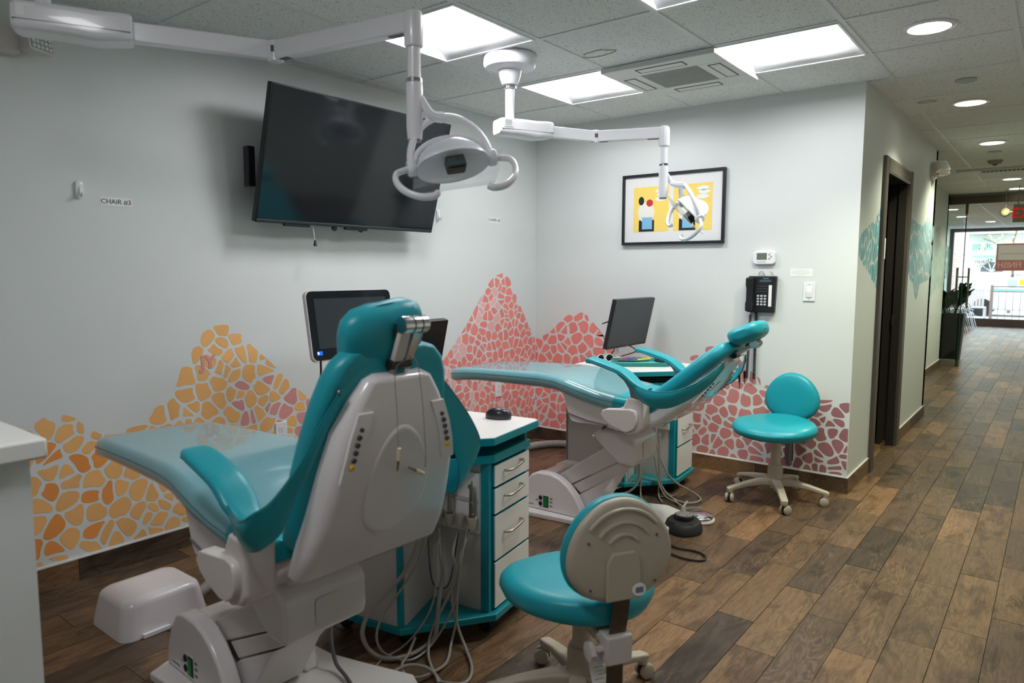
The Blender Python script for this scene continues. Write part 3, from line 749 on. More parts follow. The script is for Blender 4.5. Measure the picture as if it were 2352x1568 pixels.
# light switch
t = thing('light_switch', 'white rocker light switch plate on the back wall near the hall corner', 'switch', (2.126, 0, 1.248))
MB().prism(rrect(0.036, 0.058, 0.004, 3), -0.007, 0.0, 'y').build('plate', WHITEM, t, bevel=0.002)
MB().prism([(-0.007, 0.033), (-0.011, 0.0), (-0.008, -0.033), (0, -0.033), (0, 0.033)], -0.0165, 0.0165, 'x').build('rocker', WHITEM, t, smooth=False).location = (0, -0.003, 0)
for zz in (-0.047, 0.047): MB().lathe([(0.0025, 0.0), (0.0025, -0.0085), (0.001, -0.0085)], (0, 0, zz), n=8, axis='y').build('screw', GREYP, t)
# notice
t = thing('wall_notice', 'small white printed notice taped above the light switch', 'notice', (2.072, 0, 1.369))
B(-0.068, 0.068, -0.0012, -0.0003, -0.025, 0.025).build('sheet', PAPER, t, smooth=False)
for i, ww in enumerate((0.034, 0.05, 0.060, 0.052, 0.030)):
    B(-ww, ww, -0.0016, -0.0011, 0.0155-i*0.0078, 0.0168-i*0.0078).build('text_line', mat('faded_ink', rgb(186, 186, 188), 0.6), t, smooth=False)
# chair number labels and hooks on the left wall
def wall_label(txt, y, z, w, h, size, label):
    t = thing('wall_label', label, 'label', (0, y, z))
    MB().prism(rrect(w, h, h*0.5, 5), 0.0003, 0.0012, 'x').build('sticker', PAPER, t, smooth=False)
    text(txt, 'lettering', INK, size, (0.0014, 0, 0), (pi/2, 0, pi/2), t, sx=1.0)
wall_label('CHAIR #3', -3.208, 1.678, 0.068, 0.019, 0.030, 'small white wall label reading CHAIR #3 left of the television')
wall_label('CHAIR #2', -0.525, 1.752, 0.072, 0.020, 0.032, 'small white wall label reading CHAIR #2 right of the television')
def hook(y, z, label):
    t = thing('wall_hook', label, 'hook', (0, y, z))
    MB().loft([[(0.001+0.010*k, p[0]*s, p[1]*s) for p in rrect(0.016, 0.040, 0.0158, 6)] for k, s in ((0, 1), (0.6, 0.98), (1, 0.85), (1.15, 0.5))]).build('base', WHITEM, t)
    MB().tube([(0.010, 0, 0.012), (0.016, 0, -0.012), (0.024, 0, -0.027), (0.032, 0, -0.026), (0.036, 0, -0.014)], 0.005, 8, sm=4).build('prong', WHITEM, t)
hook(-3.36, 1.719, 'white oval adhesive hook left of the CHAIR #3 label')
hook(-1.136, 1.75, 'white oval adhesive hook beside the lower right corner of the television')
# outlets
def outlet(y, z, label):
    t = thing('wall_outlet', label, 'outlet', (0, y, z))
    MB().prism(rrect(0.037, 0.060, 0.004, 3), 0.0, 0.007, 'x').build('plate', WHITEM, t, bevel=0.002)
    for s in (-1, 1):
        q = MB().prism(rrect(0.016, 0.016, 0.003, 3), 0.006, 0.009, 'x').build('receptacle', WHITEM, t, smooth=False); q.location = (0, 0, s*0.019)
        for (a, b) in ((-0.006, 0.004), (0.006, 0.004)): B(0.0085, 0.0095, a-0.001, a+0.001, b-0.004, b+0.004).build('slot', BLACKM, q, smooth=False)
        B(0.0085, 0.0095, -0.002, 0.002, -0.010, -0.006).build('slot', BLACKM, q, smooth=False)
outlet(-2.40, 0.478, 'white double outlet on the orange mural behind the nearer chair')
outlet(-0.486, 0.472, 'white double outlet on the coral mural under the farther leg rest')
# emergency lights
def emergency(loc, rz, label, lamps):
    t = thing('emergency_light', label, 'emergency light', loc, rz)
    for (x0, hz, yawd, tilt) in lamps:
        q = MB(); q.xf = Matrix.Translation((x0, -0.075, hz)) @ Matrix.Rotation(radians(yawd), 4, 'Z') @ Matrix.Rotation(radians(tilt), 4, 'X')
        q.loft([[(p[0]*s, yy, p[1]*s) for p in rrect(0.058, 0.048, 0.014, 3)] for yy, s in ((0.05, 0.55), (0.03, 0.8), (-0.01, 1.0), (-0.03, 1.0))])
        hd = q.build('lamp_head', WHITE2, t)
        q2 = MB(); q2.xf = q.xf; q2.box(-0.048, 0.048, -0.033, -0.030, -0.038, 0.038); lens = q2.build('lens', mat('lens_grey', rgb(196, 200, 198), 0.15, metal=0.6), hd, smooth=False)
        for i in range(4):
            for j in range(5):
                q3 = MB(); q3.xf = q.xf; q3.ball((-0.038+j*0.019, -0.034, -0.029+i*0.019), 0.0075, 0.003, 0.0075, 8, 4); q3.build('led', mat('led_lens', rgb(222, 228, 226), 0.1), hd)
        MB().cyl((x0, -0.02, hz), (x0, -0.06, hz), 0.02).build('neck', WHITE2, t)
    return t
t = emergency((0, -3.70, 2.275), pi/2, 'white emergency light with square LED head high at the left edge of the left wall', [(0.182, 0.005, 25, -8)])
q = MB(); q.loft([[(p[0]*s-0.02, yy, p[1]*s) for p in rrect(0.16, 0.052, 0.02, 4)] for yy, s in ((0.0, 1), (-0.05, 1), (-0.065, 0.94))]); q.build('battery_case', WHITE2, t)
t = emergency((RW, 2.72, 2.275), pi/2, 'white twin-head emergency light high on the hall wall end past the dark door', [(-0.05, 0.02, -38, -30), (0.06, 0.0, 30, -15)])
q = MB(); q.loft([[(p[0]*s, yy, p[1]*s) for p in rrect(0.055, 0.075, 0.03, 4)] for yy, s in ((0.0, 1), (-0.03, 1), (-0.04, 0.85))]); q.build('battery_case', WHITE2, t)

# ------------------------------------------------------------------ dark door in the hall wall
t = bpy.data.objects.new('door_1', None); COL.objects.link(t); struct(t); t.location = (RW, 0, 0)
mb = MB()
for (a, b) in ((0.60, 0.70), (1.55, 1.66)): mb.prism([(0.0, a), (0.018, a), (0.022, a+0.012), (0.022, b-0.012), (0.014, b), (0.0, b)], 0, 2.14, 'z')
mb.prism([(0.0, 2.04), (0.014, 2.04), (0.022, 2.052), (0.022, 2.125), (0.018, 2.14), (0.0, 2.14)], 0.70, 1.55, 'y')
mb.build('door_frame', mat('door_trim_brown', rgb(84, 75, 71), 0.4, bump=(50, 0.3)), t, smooth=False)
mb = MB(); mb.box(-0.12, 0.0, 0.70, 0.716, 0, 2.09); mb.box(-0.12, 0.0, 1.534, 1.55, 0, 2.09); mb.box(-0.12, 0, 0.716, 1.534, 2.045, 2.09); mb.box(-0.05, -0.035, 1.515, 1.534, 0, 2.045)
mb.build('door_jamb', DKWOOD, t, smooth=False)
q = MB(); q.xf = Matrix.Translation((-0.13, 0.72, 0)) @ Matrix.Rotation(radians(196), 4, 'Z'); q.box(0, 0.80, -0.04, 0.0, 0.005, 2.04); leaf = q.build('door_leaf', DKWOOD, t, smooth=False)
B(-0.055, -0.035, 1.5145, 1.516, 0.96, 1.04).build('strike_plate', STEEL, t, smooth=False)
B(0.001, 0.012, 0.694, 0.712, 1.36, 1.52).build('hinge_pin', CHROME, t, bevel=0.003)
B(0.0225, 0.024, 0.655, 0.69, 1.46, 1.60).build('name_strip', PAPER, t, smooth=False)
for yy in (1.38, 1.46): B(-0.06, -0.045, yy, yy+0.02, 0.001, 0.05).build('floor_bolt', STEEL, t, smooth=False)

# ------------------------------------------------------------------ half wall with cap at the left edge
t = struct(bpy.data.objects.new('wall_half', None)); COL.objects.link(t); t.location = (0, 0, 0)
B(1.33, 1.632, -6.4, -4.112, 0, 0.968).build('wall_body', WALL, t, smooth=False)
B(1.30, 1.662, -6.4, -4.085, 0.968, 1.012).build('wall_cap', mat('cap_white', rgb(226, 226, 222), 0.35), t, bevel=0.006)
# ------------------------------------------------------------------ overhead treatment lamps
LAMPW = mat('lamp_white', rgb(232, 231, 236), 0.25, coat=0.2)
REFL = mat('reflector', (0.92, 0.85, 0.66, 1), 0.16, metal=0.7)
def dental_light(label, canopy, joint, corner, za, hdir, hoff, axis, piv, hz, yup, rating):
    t = thing('dental_light', label, 'dental lamp', (canopy[0], canopy[1], H))
    O = Vector((canopy[0], canopy[1], H)); L = lambda p: Vector(p)-O
    MB().lathe([(0.135, 0.0), (0.138, -0.045), (0.128, -0.062), (0.10, -0.068), (0.062, -0.075), (0.052, -0.115), (0.040, -0.145), (0.03, -0.15)], n=32).build('canopy', LAMPW, t)
    MB().cyl((0, 0, -0.14), (0, 0, za-H+0.04), 0.024, 18).build('drop_tube', LAMPW, t)
    MB().lathe([(0.030, -0.150), (0.034, -0.153), (0.034, -0.163), (0.026, -0.166)], n=18).build('collar', CHROME, t)
    J = Vector((joint[0], joint[1], za)); K = Vector((corner[0], corner[1], za)); C0 = Vector((canopy[0], canopy[1], za))
    e = (J-C0); L1 = e.length; e.normalize(); ang = math.atan2(e.y, e.x)
    R = Matrix.Translation(L(C0)) @ Matrix.Rotation(ang, 4, 'Z')
    mb = MB(); mb.xf = R
    mb.loft([[(x, p[0]*w, p[1]*h+dz) for p in rrect(0.060, 0.043, 0.020, 4)] for x, w, h, dz in ((-0.075, 0.80, 0.84, 0.0), (-0.06, 0.96, 0.97, 0.0), (0.06, 1.0, 1.0, 0.0), (0.14, 1.0, 1.06, -0.004), (0.205, 0.96, 1.0, 0.002), (0.232, 0.90, 0.95, 0.003), (0.24, 0.8, 0.84, 0.003))])
    bx = mb.build('transformer_box', LAMPW, t)
    mb = MB(); mb.xf = R; mb.box(-0.07, 0.235, -0.0605, 0.0605, -0.016, -0.0145); mb.build('seam', GREYP, bx, smooth=False)
    mb = MB(); mb.xf = R; mb.box(-0.060, -0.010, -0.0612 if rating else -0.058, -0.0590 if rating else -0.056, -0.005, 0.030); pl_ = mb.build('rating_label', PAPER, bx, smooth=False)
    for i in range(5):
        mb = MB(); mb.xf = R; mb.box(-0.056, -0.016, -0.0617 if rating else -0.0575, -0.0610 if rating else -0.057, 0.001+i*0.0062, 0.0035+i*0.0062); mb.build('print_line', mat('faded_ink2', rgb(110, 112, 128), 0.6), pl_, smooth=False)
    mb = MB(); mb.xf = R; mb.loft([[(x, p[0], p[1]) for p in rrect(0.020, 0.030, 0.006, 2)] for x in (0.22, L1-0.015)]); mb.build('inner_arm', LAMPW, t)
    mb = MB(); mb.lathe([(0.022, -0.036), (0.026, -0.034), (0.026, 0.030), (0.022, 0.033)], L(J), n=16); mb.build('elbow', LAMPW, t)
    mb = MB(); mb.lathe([(0.0265, -0.008), (0.0265, 0.014)], L(J), n=16, caps=False); mb.build('elbow_gap', GREYD, t)
    f = K-J; L2 = f.length; f.normalize(); R2 = Matrix.Translation(L(J)) @ Matrix.Rotation(math.atan2(f.y, f.x), 4, 'Z')
    mb = MB(); mb.xf = R2; mb.loft([[(x, p[0], p[1]) for p in rrect(0.022, 0.030, 0.006, 2)] for x in (0.018, L2-0.015)]); mb.build('outer_arm', LAMPW, t)
    mb = MB(); mb.xf = R2; mb.box(0.03, 0.07, -0.012, 0.012, -0.0315, -0.029); mb.box(L2-0.09, L2-0.03, -0.012, 0.012, -0.0315, -0.029); mb.build('cable_slot', GREYD, t, smooth=False)
    mb = MB(); k = L(K)
    mb.lathe([(0.018, 0.036), (0.026, 0.030), (0.030, 0.012), (0.030, -0.066), (0.026, -0.072)], k, n=20); mb.build('knuckle', LAMPW, t)
    MB().cyl(k+Vector((0, 0, -0.06)), k+Vector((0, 0, -0.18)), 0.0205, 18).build('upper_stem', LAMPW, t)
    MB().lathe([(0.0225, -0.163), (0.0245, -0.165), (0.0245, -0.175), (0.0225, -0.177)], k, n=18).build('stem_collar', CHROME, t)
    hd = Vector(hdir).normalized(); sd = Vector((-hd.y, hd.x, 0))
    mb = MB(); mb.lathe([(0.0245, -0.177), (0.0255, -0.20), (0.0250, -0.31), (0.022, -0.345)], k, n=18); mb.build('lower_stem', LAMPW, t)
    # head
    Cn = k + hd*hoff + Vector((0, 0, hz)); a = Vector(axis).normalized(); p = Vector(piv); p = (p-a*p.dot(a)).normalized(); q = a.cross(p)
    X = Matrix(((p.x, q.x, a.x, Cn.x), (p.y, q.y, a.y, Cn.y), (p.z, q.z, a.z, Cn.z), (0, 0, 0, 1)))
    def hb(): m_ = MB(); m_.xf = X; return m_
    up = -1
    mb = hb(); mb.loft([[(r*cos(2*pi*i/32), r*0.70*sin(2*pi*i/32), z) for i in range(32)] for r, z in ((0.012, -0.071), (0.05, -0.064), (0.085, -0.046), (0.106, -0.018), (0.114, 0.008))], caps=False)
    dome = mb.build('lamp_dome', LAMPW if False else mat('dome_shell', rgb(216, 220, 230), 0.12, coat=0.4), t, solid=0.003)
    mb = hb(); mb.loft([[(r*cos(2*pi*i/14), r*0.68*sin(2*pi*i/14), z) for i in range(14)] for r, z in ((0.010, -0.062), (0.045, -0.056), (0.08, -0.040), (0.100, -0.014), (0.109, 0.006))], caps=False)
    mb.build('reflector', REFL, t, smooth=False)
    mb = hb(); mb.loft([[(r*cos(2*pi*i/32), r*0.71*sin(2*pi*i/32), z) for i in range(32)] for r, z in ((0.108, 0.004), (0.117, 0.004), (0.119, 0.010), (0.117, 0.014), (0.108, 0.012))]); mb.build('rim', LAMPW, t)
    mb = hb(); mb.box(-0.030, 0.030, 0.006, 0.052, -0.030, 0.050)
    bh = mb.build('bulb_housing', BLACKM, t, bevel=0.008, seg=3)
    for i in range(5):
        mb = hb(); mb.box(-0.024+i*0.0105, -0.019+i*0.0105, 0.052, 0.054, -0.02, 0.03); mb.build('cooling_rib', BLACK, bh, smooth=False)
    mb = hb(); mb.loft([[(x, y, 0.052-2.0*y*y) for y in [-0.085+0.17*j/10 for j in range(11)]] for x in (-0.135, 0.135)], caps=False, closed=False); mb.build('clear_shield', CLEARP, t, solid=0.003)
    # yoke over the back, from pivot to pivot
    yv = Vector(yup); yv = (yv-p*yv.dot(p)).normalized()
    pts = [Cn+p*0.128*cos(th)+yv*0.150*sin(th) for th in [pi*i/22 for i in range(23)]]
    mb = MB(); mb.tube(pts, 0.013, 10, flat=0.75); mb.build('yoke', LAMPW, t)
    mb = hb(); mb.tube([(0.118*cos(th), 0.025*sin(th), -0.072*sin(th)-0.004) for th in [pi*i/18 for i in range(19)]], 0.009, 8); mb.build('dome_band', LAMPW, t)
    for s in (-1, 1):
        mb = hb(); mb.lathe([(0.022, -0.013), (0.026, -0.008), (0.026, 0.008), (0.022, 0.013)], (s*0.128, 0, 0), n=16, axis='x'); mb.build('pivot_knob', LAMPW, t)
        mb = hb(); mb.tube([(s*0.128, 0, 0), (s*0.154, 0.004, 0.008), (s*0.180, 0.010, 0.022), (s*0.186, 0.018, 0.058), (s*0.168, 0.028, 0.100), (s*0.132, 0.036, 0.130), (s*0.094, 0.038, 0.136), (s*0.078, 0.036, 0.124)], 0.0115, 10, sm=5, flat=0.8); mb.build('handle', LAMPW, t)
    top = Cn+yv*0.148
    mb = MB(); mb.tube([k+Vector((0, 0, -0.22))+hd*0.018, k+Vector((0, 0, -0.27))+hd*0.05, top], lambda u: 0.012+0.006*u, 8, sm=4); mb.build('fin_bracket', LAMPW, t)
    mb = MB(); mb.tube([k+Vector((0, 0, -0.335)), k+Vector((0, 0, -0.352))], 0.02, 12); mb.build('stem_cap', GREYP, t)
    return t
rr_ = Vector((0.79, 0.613, 0)); ff_ = Vector((-0.613, 0.79, 0)); dn = Vector((0, 0, -1))
dental_light('large white overhead treatment lamp in the foreground, reaching in from the upper left corner', (0.90, -3.775), (1.201, -3.177), (1.78, -3.086), 2.12, rr_, 0.115, -0.44*ff_+0.86*dn+0.28*rr_, rr_+0.05*ff_+0.24*dn, -0.415, -dn*0.85-rr_*0.40+ff_*0.1, False)
dental_light('smaller white overhead treatment lamp with its head in front of the framed picture', (1.04, -1.67), (1.272, -1.19), (1.627, -1.062), 2.12, rr_-0.2*ff_, 0.150, 0.66*dn-0.72*rr_+0.18*ff_, ff_*0.86-rr_*0.5, -0.415, -dn*0.9-rr_*0.35, True)

# ------------------------------------------------------------------ treatment chairs
PADT = TEAL
def dental_chair(label, x0, y0, yaw, dz, F, th, pil_ang, pil_s, pil_n, pil_v, pil_roll, sling, film_back):
    t = thing('dental_chair', label, 'dental chair', (x0, y0, 0), radians(yaw))
    th = radians(th); cs, sn = cos(th), sin(th)
    BK = lambda s, v, n: (F[0]+s*cs+n*sn, v, F[1]+s*sn-n*cs)
    Z = lambda z: z+dz
    # floor plate
    out = [(-0.46, -0.235), (-0.10, -0.205), (0.10, -0.20), (0.28, -0.15), (0.37, -0.03), (0.39, 0.12), (0.36, 0.27), (0.22, 0.335), (0.02, 0.27), (-0.10, 0.235), (-0.46, 0.22), (-0.50, 0.12), (-0.51, 0), (-0.50, -0.14)]
    MB().prism(out, 0.0, 0.032).build('floor_plate', WHITE, t, bevel=0.008, seg=3)
    prof = [(-0.475, 0.032), (-0.462, 0.11), (-0.43, 0.18), (-0.395, 0.228), (-0.35, 0.248), (-0.265, 0.248), (-0.21, 0.233), (-0.155, 0.198), (-0.11, 0.152), (-0.075, 0.095), (-0.055, 0.032)]
    inn = [(p[0]*0.96-0.012 if p[0] > -0.3 else p[0]*0.98, p[1]*0.97+0.0) for p in prof]
    for v0, v1, vi in ((-0.170, -0.112, -0.176), (0.100, 0.158, 0.164)):
        mb = MB(); mb.prism(prof, v0, v1, 'y'); cheek = mb.build('motor_cheek', WHITE, t, bevel=0.010, seg=3)
    MB().prism([(-0.470, 0.032), (-0.455, 0.105), (-0.42, 0.18), (-0.388, 0.222), (-0.35, 0.240), (-0.285, 0.236), (-0.25, 0.19), (-0.22, 0.10), (-0.20, 0.032)], -0.112, 0.100, 'y').build('motor_cover', WHITE, t, bevel=0.004)
    # power switch on the near cheek
    B(-0.335, -0.275, -0.1722, -0.1698, 0.052, 0.122).build('switch_outline', mat('faint_line', rgb(196, 190, 188), 0.4), t, smooth=False)
    sw = B(-0.305, -0.280, -0.1775, -0.1700, 0.060, 0.112).build('power_switch', GREEN, t, bevel=0.002)
    B(-0.309, -0.276, -0.1735, -0.1700, 0.054, 0.118).build('switch_bezel', BLACKM, t, smooth=False)
    for zz in (0.070, 0.104): MB().lathe([(0.012, -0.170), (0.012, -0.1745), (0.009, -0.1755), (0.001, -0.1755)], (-0.328, 0, zz), n=14, axis='y').build('fuse_cap', BLACKM, t)
    mbx = MB()
    for i, zz in enumerate((0.062, 0.085, 0.105)): mbx.box(-0.268, -0.250, -0.1712, -0.1700, zz, zz+0.007)
    mbx.box(-0.362, -0.346, -0.1712, -0.1700, 0.084, 0.089); mbx.box(-0.43, -0.375, -0.1709, -0.1700, 0.055, 0.060)
    mbx.build('switch_print', mat('print_grey', rgb(120, 116, 116), 0.5), t, smooth=False)
    # lifting arm
    e = dz*0.9
    up = [(-0.262, 0.225), (-0.236, 0.243), (0.06, 0.448+e), (0.13, 0.372+e), (-0.165, 0.193), (-0.19, 0.175)]
    lo = [(-0.163, 0.190), (0.128, 0.366+e), (0.19, 0.385+e), (0.20, 0.350+e), (-0.112, 0.150)]
    l3 = [(-0.17, 0.10), (-0.11, 0.150), (0.10, 0.290+e), (0.06, 0.23+e*0.5), (-0.05, 0.04), (-0.15, 0.04)]
    MB().prism(up, -0.104, 0.092, 'y').build('arm_cover', WHITE2, t, bevel=0.006)
    MB().prism(lo, -0.102, 0.090, 'y').build('arm_cover', WHITE2, t, bevel=0.005)
    MB().prism(l3, -0.098, 0.086, 'y').build('lower_shroud', WHITE, t, bevel=0.006)
    # bracket block
    blk = [(-0.012, 0.515), (-0.008, 0.487), (0.060, 0.425), (0.137, 0.366), (0.222, 0.362), (0.232, 0.40), (0.230, 0.492), (0.20, 0.522), (0.14, 0.540), (0.03, 0.542)]
    MB().prism([(u, Z(z)) for u, z in blk], -0.142, 0.142, 'y').build('lift_block', WHITE, t, bevel=0.016, seg=4)
    q = MB(); q.loft([[(0.2335, p[0], p[1]+Z(0.435)) for p in rrect(0.045, 0.042, 0.014, 4)], [(0.2345, p[0], p[1]+Z(0.435)) for p in rrect(0.045, 0.042, 0.014, 4)]]); 
    q.build('access_panel', mat('panel_line', rgb(214, 208, 206), 0.3), t, smooth=False)
    q = MB(); q.tube([(0.05, -0.15, Z(0.555)), (0.035, -0.19, Z(0.530)), (0.025, -0.215, Z(0.512))], 0.007, 10, sm=3); q.build('release_lever', WHITE2, t)
    q = MB(); q.cyl((0.065, -0.13, Z(0.565)), (0.045, -0.165, Z(0.545)), 0.006); q.build('lever_shaft', BLACK, t)
    MB().prism([(0.03, Z(0.53)), (0.20, Z(0.52)), (0.22, Z(0.60)), (0.02, Z(0.60))], -0.11, 0.11, 'y').build('neck', WHITE2, t, bevel=0.01)
    # seat shell
    sh = [(-0.155, 0.735), (-0.151, 0.704), (-0.138, 0.665), (-0.120, 0.605), (-0.101, 0.582), (-0.069, 0.577), (0.10, 0.580), (0.18, 0.562), (0.29, 0.590), (0.325, 0.66), (0.315, 0.70), (0.0, 0.735)]
    rings = []
    for v, k in ((-0.232, 0.965), (-0.222, 0.99), (-0.17, 1.0), (0.17, 1.0), (0.222, 0.99), (0.232, 0.965)):
        rings.append([(0.09+(u-0.09)*k, v, Z(0.66+(z-0.66)*k)) for u, z in sh])
    MB().loft(rings).build('seat_shell', WHITE, t, sharp=50)
    MB().prism([(u, Z(z)) for u, z in [(-0.122, 0.625), (-0.115, 0.618), (0.0, 0.592), (0.12, 0.583), (0.12, 0.590), (0.0, 0.600), (-0.115, 0.627)]], -0.2365, 0.2365, 'y').build('shell_groove', GREYP, t, smooth=False)
    # seat and leg cushion
    tab = [(-1.015, 0.10, 0.752, 0.722), (-1.005, 0.140, 0.768, 0.716), (-0.98, 0.175, 0.780, 0.712), (-0.93, 0.200, 0.790, 0.716), (-0.85, 0.215, 0.800, 0.730), (-0.75, 0.224, 0.806, 0.740), (-0.5, 0.234, 0.815, 0.743), (-0.30, 0.246, 0.820, 0.746), (-0.20, 0.254, 0.816, 0.742), (-0.12, 0.260, 0.802, 0.722), (-0.04, 0.263, 0.782, 0.700), (0.06, 0.265, 0.758, 0.680), (0.16, 0.265, 0.742, 0.668), (0.26, 0.260, 0.735, 0.660), (0.33, 0.250, 0.735, 0.665), (0.345, 0.23, 0.728, 0.68)]
    def cushion(off, u_end=9):
        rings = []
        for (u, w, zt, zb) in tab:
            if u > u_end: continue
            zm, hh = (zt+zb)/2, (zt-zb)/2+off
            rings.append([(u-(off if u < -1 else 0), p[0], Z(zm+p[1])) for p in rrect(w+off, hh, hh*0.92, 6)])
        return MB().loft(rings)
    cushion(0).build('seat_cushion', TEAL, t, sharp=60)
    mb = MB()
    for s in (-1, 1): mb.tube([(u, s*(w+0.001), Z(zt*0.62+zb*0.38)) for (u, w, zt, zb) in tab[2:15]], 0.0028, 6)
    mb.build('seam_piping', TEALS, t)
    cushion(0.0035, 0.20).build('clear_leg_cover', FILM, t, sharp=60)
    # back cushion and shell
    bt = [(-0.02, 0.20, 0.012, 0.075), (0.0, 0.228, 0.004, 0.080), (0.08, 0.240, 0.0, 0.080), (0.20, 0.236, 0.004, 0.078), (0.30, 0.226, 0.006, 0.076), (0.38, 0.212, 0.006, 0.075), (0.44, 0.195, 0.006, 0.074), (0.48, 0.175, 0.008, 0.072), (0.508, 0.145, 0.014, 0.066), (0.522, 0.10, 0.024, 0.058)]
    rings = []
    for s, w, n0, n1 in bt:
        nm, hh = (n0+n1)/2, (n1-n0)/2
        rings.append([BK(s, p[0], nm+p[1]-0.020*(1-(p[0]/max(w, .01))**2)*(0.4 if n0 < 0.02 else 0)) for p in rrect(w, hh, hh*0.92, 6)])
    MB().loft(rings).build('back_cushion', TEAL, t, sharp=60)
    st = [(-0.075, 0.215, 0.070, 0.112), (-0.06, 0.236, 0.062, 0.122), (0.02, 0.230, 0.060, 0.145), (0.10, 0.218, 0.060, 0.157), (0.22, 0.204, 0.060, 0.158), (0.32, 0.182, 0.058, 0.140), (0.40, 0.140, 0.058, 0.118), (0.44, 0.105, 0.058, 0.106), (0.458, 0.075, 0.062, 0.098)]
    rings = []
    for s, w, n0, n1 in st:
        nm, hh = (n0+n1)/2, (n1-n0)/2
        rings.append([BK(s+(0.018*(abs(p[0])/0.1-0.5) if s > 0.43 else 0), p[0], nm+p[1]) for p in rrect(w, hh, hh*0.80, 6)])
    MB().loft(rings).build('back_shell', WHITE, t, sharp=60)
    # raised oval on the shell
    ring = []
    for k, nn in ((1.0, 0.1560), (0.97, 0.1592), (0.90, 0.1602)):
        ring.append([BK(0.19+0.15*k*cos(a), 0.095*k*sin(a)*(1.12-0.25*cos(a)), nn-0.17*max(0, (0.19+0.15*k*cos(a)-0.225))) for a in [2*pi*i/30 for i in range(30)]])
    MB().loft(ring).build('shell_oval', WHITE, t)
    # control strips with buttons
    for s_ in (-1, 1):
        q = MB(); q.loft([[BK(s, s_*(v+p*0.022), n+0.0015) for p, in ((-1,), (1,))] + [BK(s, s_*(v+p*0.022), n-0.006) for p, in ((1,), (-1,))] for s, v, n in ((0.225, 0.166, 0.1590), (0.28, 0.154, 0.1515), (0.33, 0.140, 0.1405), (0.385, 0.118, 0.1265))])
        strip = q.build('control_strip', WHITE, t, smooth=False)
        for i in range(6):
            s = 0.262+i*0.0175; v, n = interp([(0.225, 0.166, 0.1600), (0.28, 0.154, 0.1525), (0.33, 0.140, 0.1415), (0.385, 0.118, 0.1275)], s)
            c = Vector(BK(s, s_*v, n+0.002)); nv = Vector((sn, 0, -cs))
            MB().tube([c-nv*0.003, c+nv*0.003], 0.0068 if i < 5 else 0.0055, 14).build('control_button', YEL if i == 0 else GREYD, strip)
    # headrest
    pa = radians(pil_ang); pc, ps = cos(pa), sin(pa); hc = Vector(BK(pil_s, 0, pil_n))
    rings = []
    for v, k in ((-0.128, 0.30), (-0.124, 0.50), (-0.112, 0.74), (-0.085, 0.93), (-0.04, 1.0), (0, 0.97), (0.035, 0.99), (0.070, 0.95), (0.096, 0.82), (0.108, 0.60), (0.112, 0.30)):
        R_ = []
        for i in range(28):
            a = 2*pi*i/28
            aa = 0.084*k*(abs(cos(a))**0.8)*(1 if cos(a) > 0 else -1); bb = 0.052*k*(abs(sin(a))**0.8)*(1 if sin(a) > 0 else -1)
            if bb > 0: bb *= 0.72+0.30*(aa/0.084)**2        # hollow for the neck on the front face
            front = -bb
            a2, v2 = aa*cos(pil_roll)+v*sin(pil_roll), v*cos(pil_roll)-aa*sin(pil_roll)
            R_.append((hc.x+a2*pc+front*ps, v2+pil_v, hc.z+a2*ps-front*pc))
        rings.append(R_)
    hp = MB().loft(rings).build('headrest_pillow', TEAL, t, sharp=70)
    mb = MB(); mb.tube([(hc.x+(aa*cos(pil_roll)+vv*sin(pil_roll))*pc+0.012*ps, vv*cos(pil_roll)-aa*sin(pil_roll)+pil_v, hc.z+(aa*cos(pil_roll)+vv*sin(pil_roll))*ps-0.012*pc) for vv, aa in [(-0.008+0.117*cos(a)*(1-0.06*abs(sin(2*a))), 0.083*(abs(sin(a))**0.75)*(1 if sin(a) > 0 else -1)) for a in [2*pi*i/40 for i in range(41)]]], 0.002, 6); mb.build('pillow_seam', TEALS, hp)
    # headrest mechanism
    bs, bn = 0.592, 0.092
    c = Vector(BK(bs, 0.012, bn))
    MB().tube([c+Vector((0, -0.040, 0)), c+Vector((0, -0.036, 0)), c+Vector((0, 0.036, 0)), c+Vector((0, 0.040, 0))], lambda u: 0.020 if u in (0, 1) else 0.0225, 22).build('pivot_barrel', CHROME, t)
    for vv in (-0.012, 0.014): MB().tube([c+Vector((0, vv, 0)), c+Vector((0, vv+0.003, 0))], 0.0232, 22).build('barrel_groove', BLACKM, t)
    def plate(s0, s1, v0, v1, n0, n1, nm, m, dn_=0.010):
        q = MB(); q.loft([[BK(s, v, n) for v, n in ((v0, nn), (v1, nn), (v1, nn+dn_), (v0, nn+dn_))] for s, nn in ((s0, n0), (s1, n1))]); return q.build(nm, m, t, bevel=0.002)
    plate(0.485, 0.585, 0.012, 0.040, 0.074, 0.090, 'link_arm', CHROME, 0.012)
    plate(0.487, 0.575, -0.026, 0.006, 0.072, 0.082, 'link_cover', WHITE2, 0.016)
    plate(0.415, 0.490, -0.026, 0.036, 0.080, 0.078, 'slide_plate', CHROME, 0.004)
    plate(0.440, 0.478, -0.010, 0.020, 0.0845, 0.0835, 'slide_window', TEALS, 0.002)
    c = Vector(BK(0.484, -0.012, 0.082)); MB().tube([c+Vector((0, -0.022, 0)), c+Vector((0, 0.044, 0))], 0.013, 14).build('lower_pivot', mat('dark_metal', rgb(70, 66, 62), 0.35, metal=0.8), t)
    plate(0.555, 0.590, -0.030, 0.045, 0.072, 0.070, 'pillow_plate', mat('dark_metal', rgb(70, 66, 62), 0.35, metal=0.8), 0.008)
